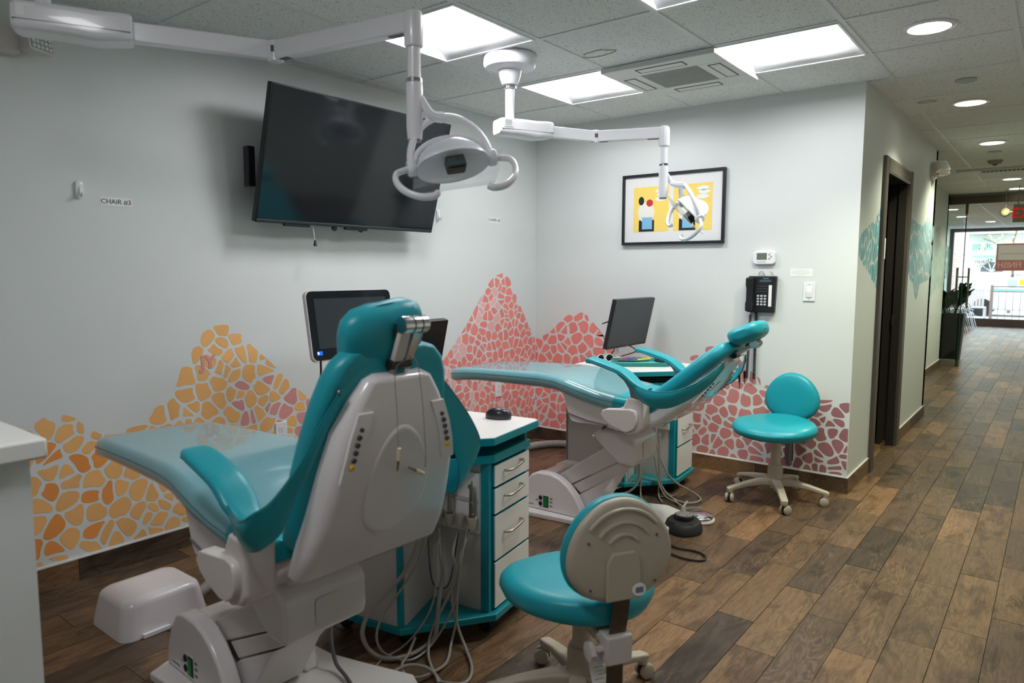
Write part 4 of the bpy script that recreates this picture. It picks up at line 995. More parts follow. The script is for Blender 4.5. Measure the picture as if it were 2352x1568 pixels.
    # arms
    for s_ in (-1, 1):
        y = lambda v: s_*v
        upr = [(0.205, 0.866), (0.243, 0.840), (0.272, 0.800), (0.282, 0.757), (0.352, 0.748), (0.338, 0.785), (0.318, 0.812), (0.285, 0.842), (0.245, 0.866), (0.21, 0.880)]
        MB().prism([(u, Z(z)) for u, z in upr], y(0.278), y(0.312), 'y').build('arm_upright', GREYP, t, bevel=0.006)
        cast = [(0.205, 0.690), (0.245, 0.712), (0.270, 0.762), (0.352, 0.754), (0.352, 0.62), (0.325, 0.585), (0.27, 0.570), (0.20, 0.600)]
        MB().prism([(u, Z(z)) for u, z in cast], y(0.232), y(0.318), 'y').build('arm_casting', WHITE2, t, bevel=0.010, seg=3)
        cov = [(0.128, 0.664), (0.136, 0.683), (0.155, 0.692), (0.29, 0.706), (0.318, 0.700), (0.331, 0.678), (0.330, 0.64), (0.318, 0.610), (0.285, 0.590), (0.255, 0.590), (0.185, 0.614), (0.145, 0.640)]
        rg = [[(0.24+(u-0.24)*k, y(v), Z(0.65+(z-0.65)*k)) for u, z in cov] for v, k in ((0.295, 1.0), (0.322, 1.0), (0.334, 0.965), (0.338, 0.91))]
        MB().loft(rg).build('arm_cover_cap', WHITE2, t, sharp=60)
        # arm pad and sling, one upholstered piece
        pth = [(0.030, 0.914), (0.045, 0.926), (0.10, 0.917), (0.17, 0.899), (0.22, 0.884), (0.262, 0.862), (0.300, 0.832), (0.335, 0.812), (0.375, 0.800)]
        pth = smooth_path([(u, 0, Z(z)) for u, z in pth], 3)
        rib = []
        for i, p in enumerate(pth):
            tn = (pth[min(i+1, len(pth)-1)]-pth[max(i-1, 0)]).normalized(); nm = Vector((-tn.z, 0, tn.x))
            f = i/(len(pth)-1)
            rib.append(((p.x, y(0.285+0.012*f), p.z), (0, 1, 0), nm))
        wd = [0.018+0.026*min(1, 6*i/(len(pth)-1)) if i < 6 else (0.046 if i < len(pth)*0.7 else 0.046-0.020*(i/(len(pth)-1)-0.7)/0.3) for i in range(len(pth))]
        MB().ribbon(rib, wd, 0.014).build('arm_pad', TEAL, t, sharp=60)
        mb = MB()
        for dd in (-1, 1): mb.tube([(r_[0][0], r_[0][1]+dd*w_*0.99, r_[0][2]-0.004) for r_, w_ in zip(rib, wd)], 0.0025, 6)
        mb.build('pad_piping', TEALS, t)
        up_, lw_ = sling[0 if s_ < 0 else 1]
        up3 = smooth_path([(u, y(v), z) for u, v, z in up_], 4); lw3 = smooth_path([(u, y(v), z) for u, v, z in lw_], 4)
        n = 22
        def samp(P, f):
            x = f*(len(P)-1); i = min(int(x), len(P)-2); return P[i].lerp(P[i+1], x-i)
        rows = []
        for k in range(5):
            rows.append([samp(up3, i/n).lerp(samp(lw3, i/n), k/4)+Vector((0, s_*0.014*sin(pi*k/4)*sin(pi*i/n), 0)) for i in range(n+1)])
        MB().loft([list(r) for r in zip(*rows)], caps=False, closed=False).build('arm_sling', TEAL, t, sharp=70, solid=0.006)
        MB().tube([samp(up3, i/40) for i in range(41)], 0.0038, 6).build('sling_piping', TEALS, t)
        MB().ball(tuple(samp(up3, 0.985)+Vector((0, s_*0.006, 0))), 0.006, 0.004, 0.006, 10, 6).build('sling_stud', STEEL, t)
    if film_back:
        rg = []
        for s, w, n0, n1 in st[:8]:
            nm, hh = (n0+n1)/2, (n1-n0)/2+0.004
            rg.append([BK(s-0.02, p[0]*1.012, nm+p[1]+0.0025*sin(40*s+30*p[0])) for p in rrect(w, hh, hh*0.80, 6)])
        MB().loft(rg, caps=False).build('clear_back_cover', FILM, t, sharp=60)
    return t, BK

sl2 = ([(0.245, 0.325, 0.866), (0.300, 0.328, 0.832), (0.345, 0.335, 0.812), (0.400, 0.345, 0.808), (0.470, 0.350, 0.810), (0.530, 0.343, 0.823), (0.600, 0.310, 0.856), (0.655, 0.240, 0.905), (0.690, 0.165, 0.953)],
       [(0.285, 0.315, 0.815), (0.320, 0.315, 0.768), (0.360, 0.320, 0.742), (0.410, 0.325, 0.728), (0.470, 0.320, 0.730), (0.530, 0.310, 0.753), (0.600, 0.270, 0.800), (0.650, 0.225, 0.850), (0.690, 0.165, 0.925)])
sl1 = ([(0.245, 0.325, 0.826), (0.300, 0.330, 0.798), (0.345, 0.340, 0.782), (0.400, 0.370, 0.788), (0.450, 0.395, 0.810), (0.478, 0.385, 0.860), (0.490, 0.330, 0.940), (0.510, 0.240, 1.030), (0.525, 0.165, 1.095)],
       [(0.285, 0.315, 0.775), (0.320, 0.312, 0.725), (0.360, 0.318, 0.700), (0.405, 0.325, 0.695), (0.440, 0.325, 0.715), (0.462, 0.310, 0.790), (0.480, 0.260, 0.890), (0.500, 0.215, 0.990), (0.520, 0.165, 1.070)])
sl1l = ([(0.245, 0.325, 0.826), (0.300, 0.330, 0.800), (0.360, 0.345, 0.790), (0.430, 0.365, 0.800), (0.465, 0.355, 0.822), (0.475, 0.315, 0.842), (0.487, 0.262, 0.900), (0.500, 0.238, 0.940), (0.522, 0.205, 1.020), (0.545, 0.162, 1.095)],
        [(0.285, 0.315, 0.775), (0.320, 0.312, 0.725), (0.360, 0.318, 0.700), (0.410, 0.318, 0.710), (0.432, 0.298, 0.728), (0.448, 0.275, 0.755), (0.462, 0.254, 0.812), (0.490, 0.228, 0.890), (0.522, 0.192, 1.000), (0.545, 0.158, 1.078)])
ch2, BK2 = dental_chair('teal reclined treatment chair stretched out before the coral mural in the room corner', 1.45, -1.31, 2.5, 0.0, (0.275, 0.712), 41.0, 24, 0.602, 0.030, 0.0, 0.0, (sl2, sl2), True)
ch1, BK1 = dental_chair('nearer teal treatment chair seen from behind, its back upright with a white shell', 1.51, -3.41, -2.4, -0.042, (0.345, 0.700), 73.5, 74, 0.545, 0.018, -0.016, 0.16, (sl1l, sl1), False)

# bib chains hanging from the headrests
def bib_chain(ch, pts, label, clipm, x0=0):
    t = thing('bib_chain', label, 'bib chain', ch.location, ch.rotation_euler.z)
    P = smooth_path(pts, 8)
    cords = []; L = 0; last = P[0]; mb = MB(); mb.ball(tuple(P[0]), .0022, .0022, .0022, 6, 4)
    for p in P[1:]:
        while (p-last).length > 0.0058:
            last = last+(p-last).normalized()*0.0058; mb.ball(tuple(last), .0022, .0022, .0022, 6, 4)
    o = mb.build('bead_chain', STEEL, t); o['kind'] = 'stuff'
    for e, pre in ((P[0], P[1]), (P[-1], P[-2])):
        pass
    return t
def clip(t, p, d, m, ln=0.034):
    p = Vector(p); d = Vector(d).normalized()
    c = MB().tube([p, p+d*ln], 0.0052, 8).build('clip_sleeve', m, t)
    MB().tube([p+d*ln, p+d*(ln+0.012), p+d*(ln+0.03)], lambda u: 0.0045-0.0025*u, 8).build('clip_jaw', mat('clip_brass', rgb(150, 122, 92), 0.35, metal=0.8), c)
CREAM = mat('cream_plastic', rgb(226, 214, 184), 0.4)
l1 = BK1(0.475, -0.030, 0.105); l2 = BK1(0.49, 0.046, 0.095)
t = bib_chain(ch1, [BK1(0.29, -0.030, 0.168), BK1(0.37, -0.030, 0.142), l1, BK1(0.50, 0.0, 0.10), l2, BK1(0.40, 0.052, 0.135), BK1(0.26, 0.066, 0.172), BK1(0.22, 0.070, 0.176)], 'beaded bib chain with cream clips hanging down the white back of the nearer chair', CREAM)
clip(t, BK1(0.295, -0.030, 0.170), Vector(BK1(0.25, -0.026, 0.172))-Vector(BK1(0.295, -0.030, 0.170)), CREAM)
clip(t, BK1(0.205, 0.066, 0.178), Vector(BK1(0.235, 0.010, 0.176))-Vector(BK1(0.205, 0.066, 0.178)), CREAM)
q0 = Vector(BK2(0.50, -0.03, 0.10)); q1 = Vector(BK2(0.50, 0.045, 0.10))
t = bib_chain(ch2, [q0+Vector((0.004, -0.002, -0.085)), q0+Vector((0.002, 0, -0.04)), q0, (q0+q1)/2+Vector((0.0, 0, 0.004)), q1, q1+Vector((0.002, 0, -0.04)), q1+Vector((0.004, 0, -0.075))], 'beaded bib chain with dark clips dangling under the headrest of the farther chair', BLACKM)
clip(t, q0+Vector((0.004, -0.002, -0.088)), (0.05, 0, -1), BLACKM); clip(t, q1+Vector((0.004, 0, -0.078)), (0.05, 0, -1), BLACKM)
# ------------------------------------------------------------------ delivery carts
ZT = 0.775
def cart(label, A, yaw, splits, panel):
    t = thing('delivery_cart', label, 'cabinet', (A[0], A[1], 0), radians(yaw))
    base = [(0, 0), (0.0, 0.30), (-0.05, 0.37), (-0.60, 0.37), (-0.66, 0.31), (-0.66, -0.20), (-0.60, -0.262), (-0.245, -0.262)]
    MB().prism(base, 0.068, 0.094).build('base_plate', TEALP, t, bevel=0.003)
    for (x, y) in ((-0.07, 0.03), (-0.10, 0.31), (-0.58, 0.31), (-0.56, -0.20), (-0.28, -0.19)):
        c = MB().lathe([(0.020, 0.068), (0.022, 0.052), (0.010, 0.05)], (x, y, 0), n=14).build('caster', BLACKM, t)
        for dy in (-0.012, 0.004): MB().lathe([(0.010, dy), (0.029, dy+0.001), (0.029, dy+0.010), (0.010, dy+0.011)], (x+0.006, y, 0.030), n=18, axis='y').build('wheel', BLACKM, c)
    # carcass
    B(-0.30, -0.052, 0.022, 0.32, 0.094, 0.655).build('carcass', TEALP, t, smooth=False)
    B(-0.066, -0.030, -0.004, 0.020, 0.094, 0.665).build('corner_post', TEALP, t, bevel=0.002)
    z0 = 0.102
    for (a, b) in splits:
        d = B(-0.052, -0.022, 0.022, 0.302, a, b).build('drawer', TEALP, t, bevel=0.0015)
        B(-0.022, -0.018, 0.024, 0.300, a+0.002, b-0.002).build('drawer_front', LAM, d, smooth=False)
        zc = (a+b)/2+0.012
        pts = [(-0.018, 0.095, zc-0.004), (-0.004, 0.097, zc-0.004), (0.005, 0.112, zc-0.003), (0.006, 0.16, zc+0.001), (0.005, 0.205, zc+0.006), (-0.002, 0.220, zc+0.008), (-0.018, 0.222, zc+0.008)]
        if b < 0.30: continue
        MB().tube(pts, 0.0052, 10, sm=4).build('drawer_handle', STEEL, d)
    # left panel, notch panels, back
    B(-0.655, -0.265, -0.252, -0.236, 0.094, 0.66).build('side_panel', LAMG, t, smooth=False)
    B(-0.267, -0.250, -0.254, -0.234, 0.094, 0.66).build('edge_strip', TEALP, t, smooth=False)
    mb = MB(); mb.prism([(-0.258, -0.236), (-0.246, -0.230), (-0.297, 0.030), (-0.312, 0.024)], 0.094, 0.66); mb.build('notch_panel', LAMG, t, smooth=False)
    mb = MB(); mb.prism([(-0.303, 0.012), (-0.060, -0.002), (-0.060, 0.018), (-0.303, 0.032)], 0.094, 0.66); mb.build('notch_panel', LAMG, t, smooth=False)
    B(-0.655, -0.64, -0.252, 0.34, 0.094, 0.66).build('end_panel', LAMG, t, smooth=False)
    B(-0.655, -0.052, 0.325, 0.34, 0.094, 0.745).build('back_panel', LAMG, t, smooth=False)
    # instrument plate in the notch
    ip = MB().prism([(-0.255, -0.006), (-0.064, -0.017), (-0.064, -0.004), (-0.255, 0.008)], 0.400, 0.628).build('instrument_plate', LAM, t, smooth=False)
    MB().prism([(-0.25, -0.014), (-0.066, -0.024), (-0.066, -0.016), (-0.25, -0.005)], 0.520, 0.532).build('plate_ledge', LAMG, t, smooth=False)
    for i in range(3): MB().lathe([(0.010, -0.03), (0.010, -0.012), (0.004, -0.012)], (-0.20+i*0.05, 0.008, 0.575), n=14, axis='y').build('gauge', CHROME, t)
    for i in range(4):
        hx = -0.225+i*0.049
        MB().lathe([(0.011, -0.03), (0.016, -0.012), (0.020, 0.010), (0.0205, 0.016), (0.016, 0.016), (0.012, 0.0)], (hx, -0.045, 0.455), n=18).build('instrument_holder', BEIGE, t)
        B(hx-0.006, hx+0.006, -0.03, -0.006, 0.44, 0.462).build('holder_bracket', BEIGE, t, smooth=False)
    # keyboard shelf (octagonal) and worktop
    shelf = [(-0.012, 0.01), (-0.012, 0.30), (-0.60, 0.30), (-0.60, -0.20), (-0.26, -0.23), (-0.215, -0.215)]
    MB().prism(shelf, 0.668, 0.700).build('shelf', TEALP, t, bevel=0.002)
    B(-0.055, -0.030, 0.285, 0.302, 0.655, 0.745).build('corner_post', TEALP, t, smooth=False)
    B(-0.62, -0.595, -0.22, -0.20, 0.655, 0.745).build('corner_post', TEALP, t, smooth=False)
    B(-0.055, -0.20, 0.305, 0.318, 0.695, 0.705).build('drawer_rail', BLACKM, t, smooth=False)
    top = [(0.010, -0.030), (0.012, 0.325), (-0.01, 0.345), (-0.66, 0.345), (-0.682, 0.32), (-0.682, -0.12), (-0.56, -0.272), (-0.250, -0.272)]
    mb = MB(); mb.prism(top, 0.745, ZT-0.0012); ed = mb.build('worktop_edge', TEALP, t, bevel=0.002)
    mb = MB(); mb.prism([(p[0]*0.994-0.002, p[1]*0.99) for p in top], ZT-0.0012, ZT); mb.build('worktop', LAM, t, smooth=False)
    return t
cart1 = cart('teal and white drawer cart on casters directly behind the nearer treatment chair', (1.781, -2.691), 9.5, [(0.102, 0.280), (0.288, 0.460), (0.468, 0.565), (0.573, 0.655)], 0)
cart2 = cart('teal and white drawer cart by the back wall, partly hidden behind the reclined chair', (1.578, -0.657), 5.0, [(0.102, 0.282), (0.290, 0.472), (0.480, 0.655)], 0)

def onc(c, p, q, z):
    m = Matrix.Translation(c.location) @ Matrix.Rotation(c.rotation_euler.z, 4, 'Z')
    return m @ Vector((p, q, z))
# handpieces standing in the holders of the near cart
def handpiece(c, i, label, kind):
    hx = -0.225+i*0.049
    L = onc(c, hx, -0.045, 0.455); t = thing('dental_handpiece', label, 'handpiece', L, c.rotation_euler.z)
    if kind == 0:
        MB().tube([(0, 0, -0.03), (0, 0.0, 0.02), (0.004, -0.004, 0.075), (0.010, -0.008, 0.115)], lambda u: 0.0095-0.002*u, 12, sm=3).build('body', STEEL, t)
        MB().ball((0.012, -0.010, 0.128), 0.014, 0.014, 0.016, 14, 8).build('head', CHROME, t)
        MB().lathe([(0.008, -0.014), (0.008, 0.014)], (0.012, -0.010, 0.128), n=12, axis='y').build('cap', STEEL, t)
    else:
        MB().lathe([(0.007, -0.03), (0.011, -0.005), (0.011, 0.03), (0.0085, 0.032), (0.0105, 0.036), (0.0105, 0.07), (0.008, 0.075), (0.0095, 0.080), (0.008, 0.125), (0.004, 0.135), (0.003, 0.15)], n=14).build('body', mat('old_metal', rgb(140, 128, 116), 0.3, metal=0.9), t)
        MB().lathe([(0.0122, 0.0), (0.0122, 0.012)], n=14, caps=False).build('grip_band', BLACK, t)
handpiece(cart1, 1, 'steel handpiece with a round chrome head in the second holder of the near cart', 0)
handpiece(cart1, 3, 'slim grooved steel handpiece in the right end holder of the near cart', 1)
L = onc(cart1, -0.225, -0.045, 0.43); t = thing('suction_tip', 'clear plastic suction tip in the left end holder of the near cart', 'suction tip', L, cart1.rotation_euler.z)
MB().lathe([(0.012, -0.04), (0.012, 0.02), (0.008, 0.03), (0.008, 0.075)], n=14, caps=False).build('sleeve', CLEARP, t)

# hoses
def hose(pts, r, label, group, m=HOSE):
    b = thing('hose', label, 'hose', pts[len(pts)//2], 0, group)
    o = Vector(pts[len(pts)//2]); MB().tube([Vector(p)-o for p in pts], r, 8, sm=5).build('tube', m, b)
    return b
HL = [
 ([(1.622,-2.937,0.416),(1.609,-2.955,0.353),(1.584,-2.988,0.288),(1.549,-3.035,0.23),(1.52,-3.073,0.181),(1.506,-3.093,0.134),(1.502,-3.097,0.089),(1.513,-3.083,0.041),(1.55,-3.066,0.014),(1.601,-3.042,0.014),(1.628,-2.976,0.014),(1.637,-2.917,0.022),(1.655,-2.893,0.049),(1.662,-2.885,0.10),(1.657,-2.87,0.18),(1.63,-2.82,0.25),(1.60,-2.80,0.33),(1.585,-2.79,0.415)], 0.0082, 'thick grey suction hose making the widest leftmost loop to the floor under the near cart'),
 ([(1.646,-2.906,0.462),(1.631,-2.926,0.375),(1.61,-2.953,0.308),(1.58,-2.993,0.233),(1.551,-3.032,0.169),(1.535,-3.053,0.117),(1.532,-3.058,0.067),(1.544,-3.041,0.019),(1.615,-3.032,0.012),(1.653,-3.003,0.012),(1.654,-2.933,0.016),(1.667,-2.877,0.061),(1.692,-2.844,0.133),(1.707,-2.824,0.208),(1.716,-2.811,0.339),(1.70,-2.76,0.43)], 0.0046, 'thin grey hose looping just inside the thick suction hose of the near cart'),
 ([(1.671,-2.872,0.42),(1.661,-2.885,0.369),(1.659,-2.888,0.243),(1.653,-2.896,0.183),(1.638,-2.916,0.125),(1.608,-2.956,0.06),(1.579,-2.995,0.021),(1.565,-3.06,0.010),(1.59,-3.116,0.008),(1.643,-3.147,0.008),(1.686,-3.138,0.008)], 0.0036, 'thinnest pale hose running left across the floor before the near cart'),
 ([(1.66,-2.77,0.42),(1.697,-2.837,0.36),(1.701,-2.832,0.311),(1.7,-2.834,0.25),(1.683,-2.856,0.187),(1.659,-2.888,0.11),(1.645,-2.907,0.046),(1.685,-2.954,0.012),(1.775,-3.015,0.010),(1.833,-3.038,0.010)], 0.0052, 'grey hose dropping from the third holder of the near cart to a long floor bend'),
 ([(1.70,-2.745,0.42),(1.713,-2.815,0.34),(1.707,-2.824,0.233),(1.704,-2.829,0.105),(1.699,-2.85,0.024),(1.76,-2.94,0.012),(1.775,-3.023,0.020),(1.753,-3.071,0.016),(1.699,-3.083,0.014),(1.656,-3.054,0.020),(1.63,-3.0,0.022),(1.614,-2.948,0.058)], 0.0050, 'grey hose from the right end holder of the near cart curling round on the floor'),
 ([(1.695,-2.84,0.22),(1.696,-2.838,0.158),(1.71,-2.821,0.062),(1.753,-2.832,0.014),(1.846,-2.905,0.010),(1.89,-2.973,0.010),(1.873,-3.015,0.010),(1.82,-3.04,0.012)], 0.0054, 'grey hose swinging farthest right onto the floor in front of the near cart'),
 ([(1.571,-2.838,0.40),(1.574,-2.828,0.25),(1.586,-2.812,0.189),(1.611,-2.785,0.184),(1.626,-2.768,0.234),(1.65,-2.755,0.40)], 0.0030, 'dark thin hose hanging in a short loop inside the notch of the near cart'),
 ([(1.681,-3.158,0.012),(1.67,-3.105,0.020),(1.689,-3.06,0.030),(1.738,-3.031,0.030),(1.79,-3.032,0.026),(1.827,-3.051,0.014)], 0.0056, 'arched hose lying over the others on the floor at the bottom picture edge'),
]
for i, (p, r, lb) in enumerate(HL): hose(p, r, lb, 'hoses under the near cart', HOSE if i != 6 else GREYD)
GL = [
 ([(1.494,-0.805,0.443),(1.495,-0.804,0.351),(1.513,-0.79,0.258),(1.55,-0.76,0.154),(1.596,-0.724,0.092),(1.66,-0.673,0.045),(1.706,-0.649,0.012),(1.746,-0.708,0.012),(1.737,-0.773,0.010),(1.687,-0.813,0.010),(1.602,-0.79,0.016),(1.54,-0.775,0.05),(1.507,-0.794,0.134),(1.489,-0.809,0.258)], 0.0055, 'grey hose making the largest loop to the right on the floor under the farther cart'),
 ([(1.414,-0.868,0.30),(1.419,-0.864,0.154),(1.412,-0.87,0.102),(1.393,-0.885,0.061),(1.357,-0.913,0.03),(1.294,-0.964,0.017),(1.20,-1.02,0.012)], 0.0082, 'thick grey hose sweeping left along the floor under the farther cart'),
 ([(1.414,-0.868,0.30),(1.403,-0.877,0.144),(1.372,-0.902,0.097),(1.329,-0.936,0.066),(1.281,-0.974,0.045),(1.20,-1.05,0.02)], 0.0045, 'thin grey hose sweeping left just above the thick one under the farther cart'),
 ([(1.426,-0.859,0.30),(1.425,-0.859,0.134),(1.425,-0.86,0.045),(1.452,-0.9,0.012),(1.50,-0.95,0.010)], 0.0050, 'grey hose hanging straight down left of the others under the farther cart'),
 ([(1.509,-0.793,0.40),(1.511,-0.791,0.108),(1.513,-0.795,0.029),(1.539,-0.831,0.010),(1.58,-0.88,0.008)], 0.0050, 'grey hose hanging straight down in the middle of the farther cart bundle'),
 ([(1.51,-0.792,0.40),(1.52,-0.784,0.082),(1.553,-0.762,0.019),(1.624,-0.804,0.010),(1.68,-0.87,0.010)], 0.0058, 'grey hose curving out to the right near the floor under the farther cart'),
 ([(1.411,-0.871,0.24),(1.435,-0.851,0.139),(1.476,-0.819,0.113),(1.535,-0.772,0.115),(1.579,-0.737,0.102),(1.612,-0.711,0.066),(1.609,-0.714,0.034),(1.581,-0.736,0.012),(1.52,-0.80,0.008)], 0.0028, 'thinnest wire drooping across the base of the farther cart'),
 ([(1.500,-0.80,0.12),(1.556,-0.798,0.022),(1.658,-0.855,0.016),(1.766,-0.955,0.030)], 0.0040, 'pale hose running from the farther cart to the chrome foot disc'),
]
for p, r, lb in GL: hose(p, r, lb, 'hoses under the farther cart')
# chair cable
hose([(1.46, -3.20, 0.16), (1.495, -3.225, 0.115), (1.530, -3.235, 0.06), (1.60, -3.25, 0.046), (1.68, -3.28, 0.042)], 0.0065, 'dark grey cable lying across the white floor plate of the nearer chair', None, mat('dk_cable', rgb(92, 90, 92), 0.5))
# corrugated floor hoses
def corr(pts, r, label):
    t = thing('corrugated_hose', label, 'hose', pts[0]); o = Vector(pts[0])
    P = smooth_path([Vector(p)-o for p in pts], 22); n = len(P)
    q = []
    for i, p in enumerate(P): q.append(p)
    MB().tube(q, lambda u: r*(1.0 if int(round(u*(n-1))) % 2 else 0.90), 14).build('tube', HOSE2, t)
corr([(0.10, -0.62, 0.032), (0.20, -0.45, 0.032), (0.245, -0.29, 0.032), (0.31, -0.185, 0.032), (0.40, -0.13, 0.032), (0.52, -0.105, 0.032), (0.75, -0.12, 0.032), (0.98, -0.20, 0.032)], 0.029, 'corrugated grey floor hose curving past the room corner behind the reclined chair')
corr([(0.655, -3.26, 0.045), (0.600, -3.17, 0.045), (0.565, -3.10, 0.055), (0.555, -3.06, 0.10), (0.57, -3.03, 0.20), (0.64, -3.05, 0.30)], 0.026, 'corrugated grey hose rising from the white floor box to the nearer chair')

# white floor box beside the near chair
t = thing('floor_box', 'white plastic utility box on the floor by the orange mural', 'utility box', (0.59, -3.41, 0))
MB().loft([[(p[0], p[1], z) for p in rrect(w, h, r, 5)] for w, h, r, z in ((0.148, 0.170, 0.045, 0.0), (0.146, 0.168, 0.045, 0.02), (0.130, 0.152, 0.045, 0.112), (0.124, 0.146, 0.045, 0.128), (0.110, 0.132, 0.045, 0.138), (0.08, 0.10, 0.04, 0.142))]).build('cover', WHITE, t, sharp=50)
for yy in (-0.10, 0.03): B(0.140, 0.160, yy, yy+0.10, 0.002, 0.016).build('base_strip', WHITEM, t, smooth=False)

# foot controls
t = thing('foot_pedal', 'black moulded foot pedal with a round grey button disc on the floor', 'foot pedal', (1.868, -1.22, 0), radians(20))
rg = []
for z, k in ((0.0, 0.97), (0.008, 1.0), (0.035, 0.98), (0.056, 0.90), (0.066, 0.78)):
    rg.append([(0.088*k*cos(a)*(1+0.12*cos(2*a)), 0.092*k*sin(a)*(1-0.10*sin(a)), z+0.010*sin(a)*(z > 0.03)) for a in [2*pi*i/32 for i in range(32)]])
MB().loft(rg).build('body', RUB, t, sharp=50)
MB().lathe([(0.050, 0.060), (0.052, 0.072), (0.050, 0.084), (0.046, 0.087)], (0, 0.018, 0), n=28).build('disc_rim', BLACK, t)
MB().lathe([(0.001, 0.0885), (0.045, 0.0885), (0.046, 0.086)], (0, 0.018, 0), n=28).build('disc_button', mat('pedal_grey', rgb(150, 142, 146), 0.4), t)
for a in (0.4, 2.0, 3.6, 5.2): MB().tube([(0.030*cos(a), 0.018+0.030*sin(a), 0.0888), (0.034*cos(a+.18), 0.018+0.034*sin(a+.18), 0.0888)], 0.0026, 6).build('arrow_mark', BLACK, t)
for x in (-0.045, 0.04): MB().ball((x, -0.055, 0.056), 0.016, 0.006, 0.006, 12, 6).build('toe_button', BLACKM, t)
cordp = [(1.804,-1.239),(1.79,-1.312),(1.845,-1.379),(1.9,-1.45),(1.955,-1.471),(2.019,-1.456),(2.067,-1.462),(2.1,-1.487),(2.112,-1.529),(2.081,-1.561),(2.006,-1.57),(1.898,-1.533),(1.80,-1.49)]
o = Vector((1.8, -1.24, 0.006)); b = thing('pedal_cord', 'black cord looping over the wood-look floor from the black foot pedal', 'cord', o)
MB().tube([Vector((x, y, 0.006))-o for x, y in cordp], 0.0052, 8, sm=6).build('cable', BLACK, b)
t = thing('foot_rheostat', 'chrome domed foot disc on a white ring beside the black pedal', 'foot control', (1.862, -1.005, 0))
MB().lathe([(0.085, 0.0), (0.088, 0.004), (0.085, 0.012), (0.07, 0.013)], n=32).build('base_ring', WHITE, t)
MB().lathe([(0.076, 0.012), (0.078, 0.016), (0.078, 0.026), (0.074, 0.029), (0.05, 0.036), (0.02, 0.040), (0.001, 0.041)], n=32).build('disc', CHROME, t)
MB().lathe([(0.012, 0.01), (0.013, 0.045), (0.010, 0.055), (0.009, 0.060)], (-0.088, -0.01, 0), n=14).build('valve', BEIGE, t)
MB().tube([(-0.088, -0.01, 0.055), (-0.082, 0.0, 0.072), (-0.074, 0.012, 0.088)], 0.006, 8).build('valve_toggle', WHITE2, t)
MB().tube([(-0.08, 0.0, 0.045), (-0.04, 0.035, 0.05), (0.0, 0.05, 0.046)], 0.006, 8, sm=4).build('lever', GREYP, t)

# ------------------------------------------------------------------ monitors on the carts
def monitor(xt, xb, y0, y1, zb, zt, post, base_z, label, scr=SCREEN2):
    c = Vector(((xt+xb)/2, (y0+y1)/2, base_z)); t = thing('monitor', label, 'monitor', c)
    w = (y1-y0)/2; h = math.hypot(zt-zb, xt-xb); ang = math.atan2(xt-xb, zt-zb)
    X = Matrix.Translation((xb-c.x, 0, zb-base_z)) @ Matrix.Rotation(ang, 4, 'Y') @ Matrix.Rotation(radians(0), 4, 'Z')
    q = MB(); q.xf = X; q.box(-0.030, 0.0, -w, w, 0, h); q.build('casing', BLACK, t, bevel=0.003)
    q = MB(); q.xf = X; q.box(-0.001, 0.001, -w+0.003, w-0.003, 0.016, h-0.003); q.build('screen', scr, t, smooth=False)
    q = MB(); q.xf = X; q.box(0.0, 0.0012, -0.012, 0.012, 0.006, 0.010); q.build('maker_mark', GREYP, t, smooth=False)
    q = MB(); q.xf = X; q.box(-0.055, -0.030, -0.09, 0.09, h*0.3, h*0.72); q.build('back_hub', BLACKM, t, bevel=0.004)
    px, py = post[0]-c.x, post[1]-c.y
    zm = zb-base_z+h*0.5
    MB().lathe([(0.055, 0.0), (0.055, 0.012), (0.02, 0.018)], (px, py, 0), n=18).build('clamp_base', WHITE2, t)
    MB().cyl((px, py, 0.0), (px, py, zm+0.03), 0.019, 16).build('post', WHITE2, t)
    MB().tube([(px, py, zm-0.04), (px+0.02, py-0.03, zm), ((xt+xb)/2-c.x-0.055, 0.0, zm)], 0.014, 10, sm=5).build('swing_arm', WHITE2, t)
    MB().lathe([(0.018, -0.02), (0.018, 0.03)], (px, py, zm-0.04), n=14).build('arm_joint', STEEL, t)
    q = MB(); q.tube([(px, py-0.02, zm+0.02), (px-0.03, py-0.14, zm-0.005)], 0.005, 8); q.build('arm_lever', CHROME, t)
    q = MB(); q.tube([((xt+xb)/2-c.x-0.04, -w*0.6, zb-base_z+0.02), (px, py-0.03, 0.06), (px-0.03, py-0.06, 0.012)], 0.004, 6, sm=5)
    q.tube([(xb-c.x-0.02, w*0.15, zb-base_z+0.01), (px+0.08, py+0.14, 0.05), (px+0.03, py+0.02, 0.02)], 0.004, 6, sm=5); q.build('cable', BLACK, t)
    return t
monitor(1.12, 1.05, -0.655, -0.107, 0.862, 1.190, (0.99, -0.42), ZT, 'dark grey flat monitor on a swing arm above the farther cart')
monitor(1.30, 1.235, -2.975, -2.425, 0.895, 1.165, (1.20, -2.56), ZT, 'black flat monitor mostly hidden behind the headrest of the nearer chair', SCREEN)

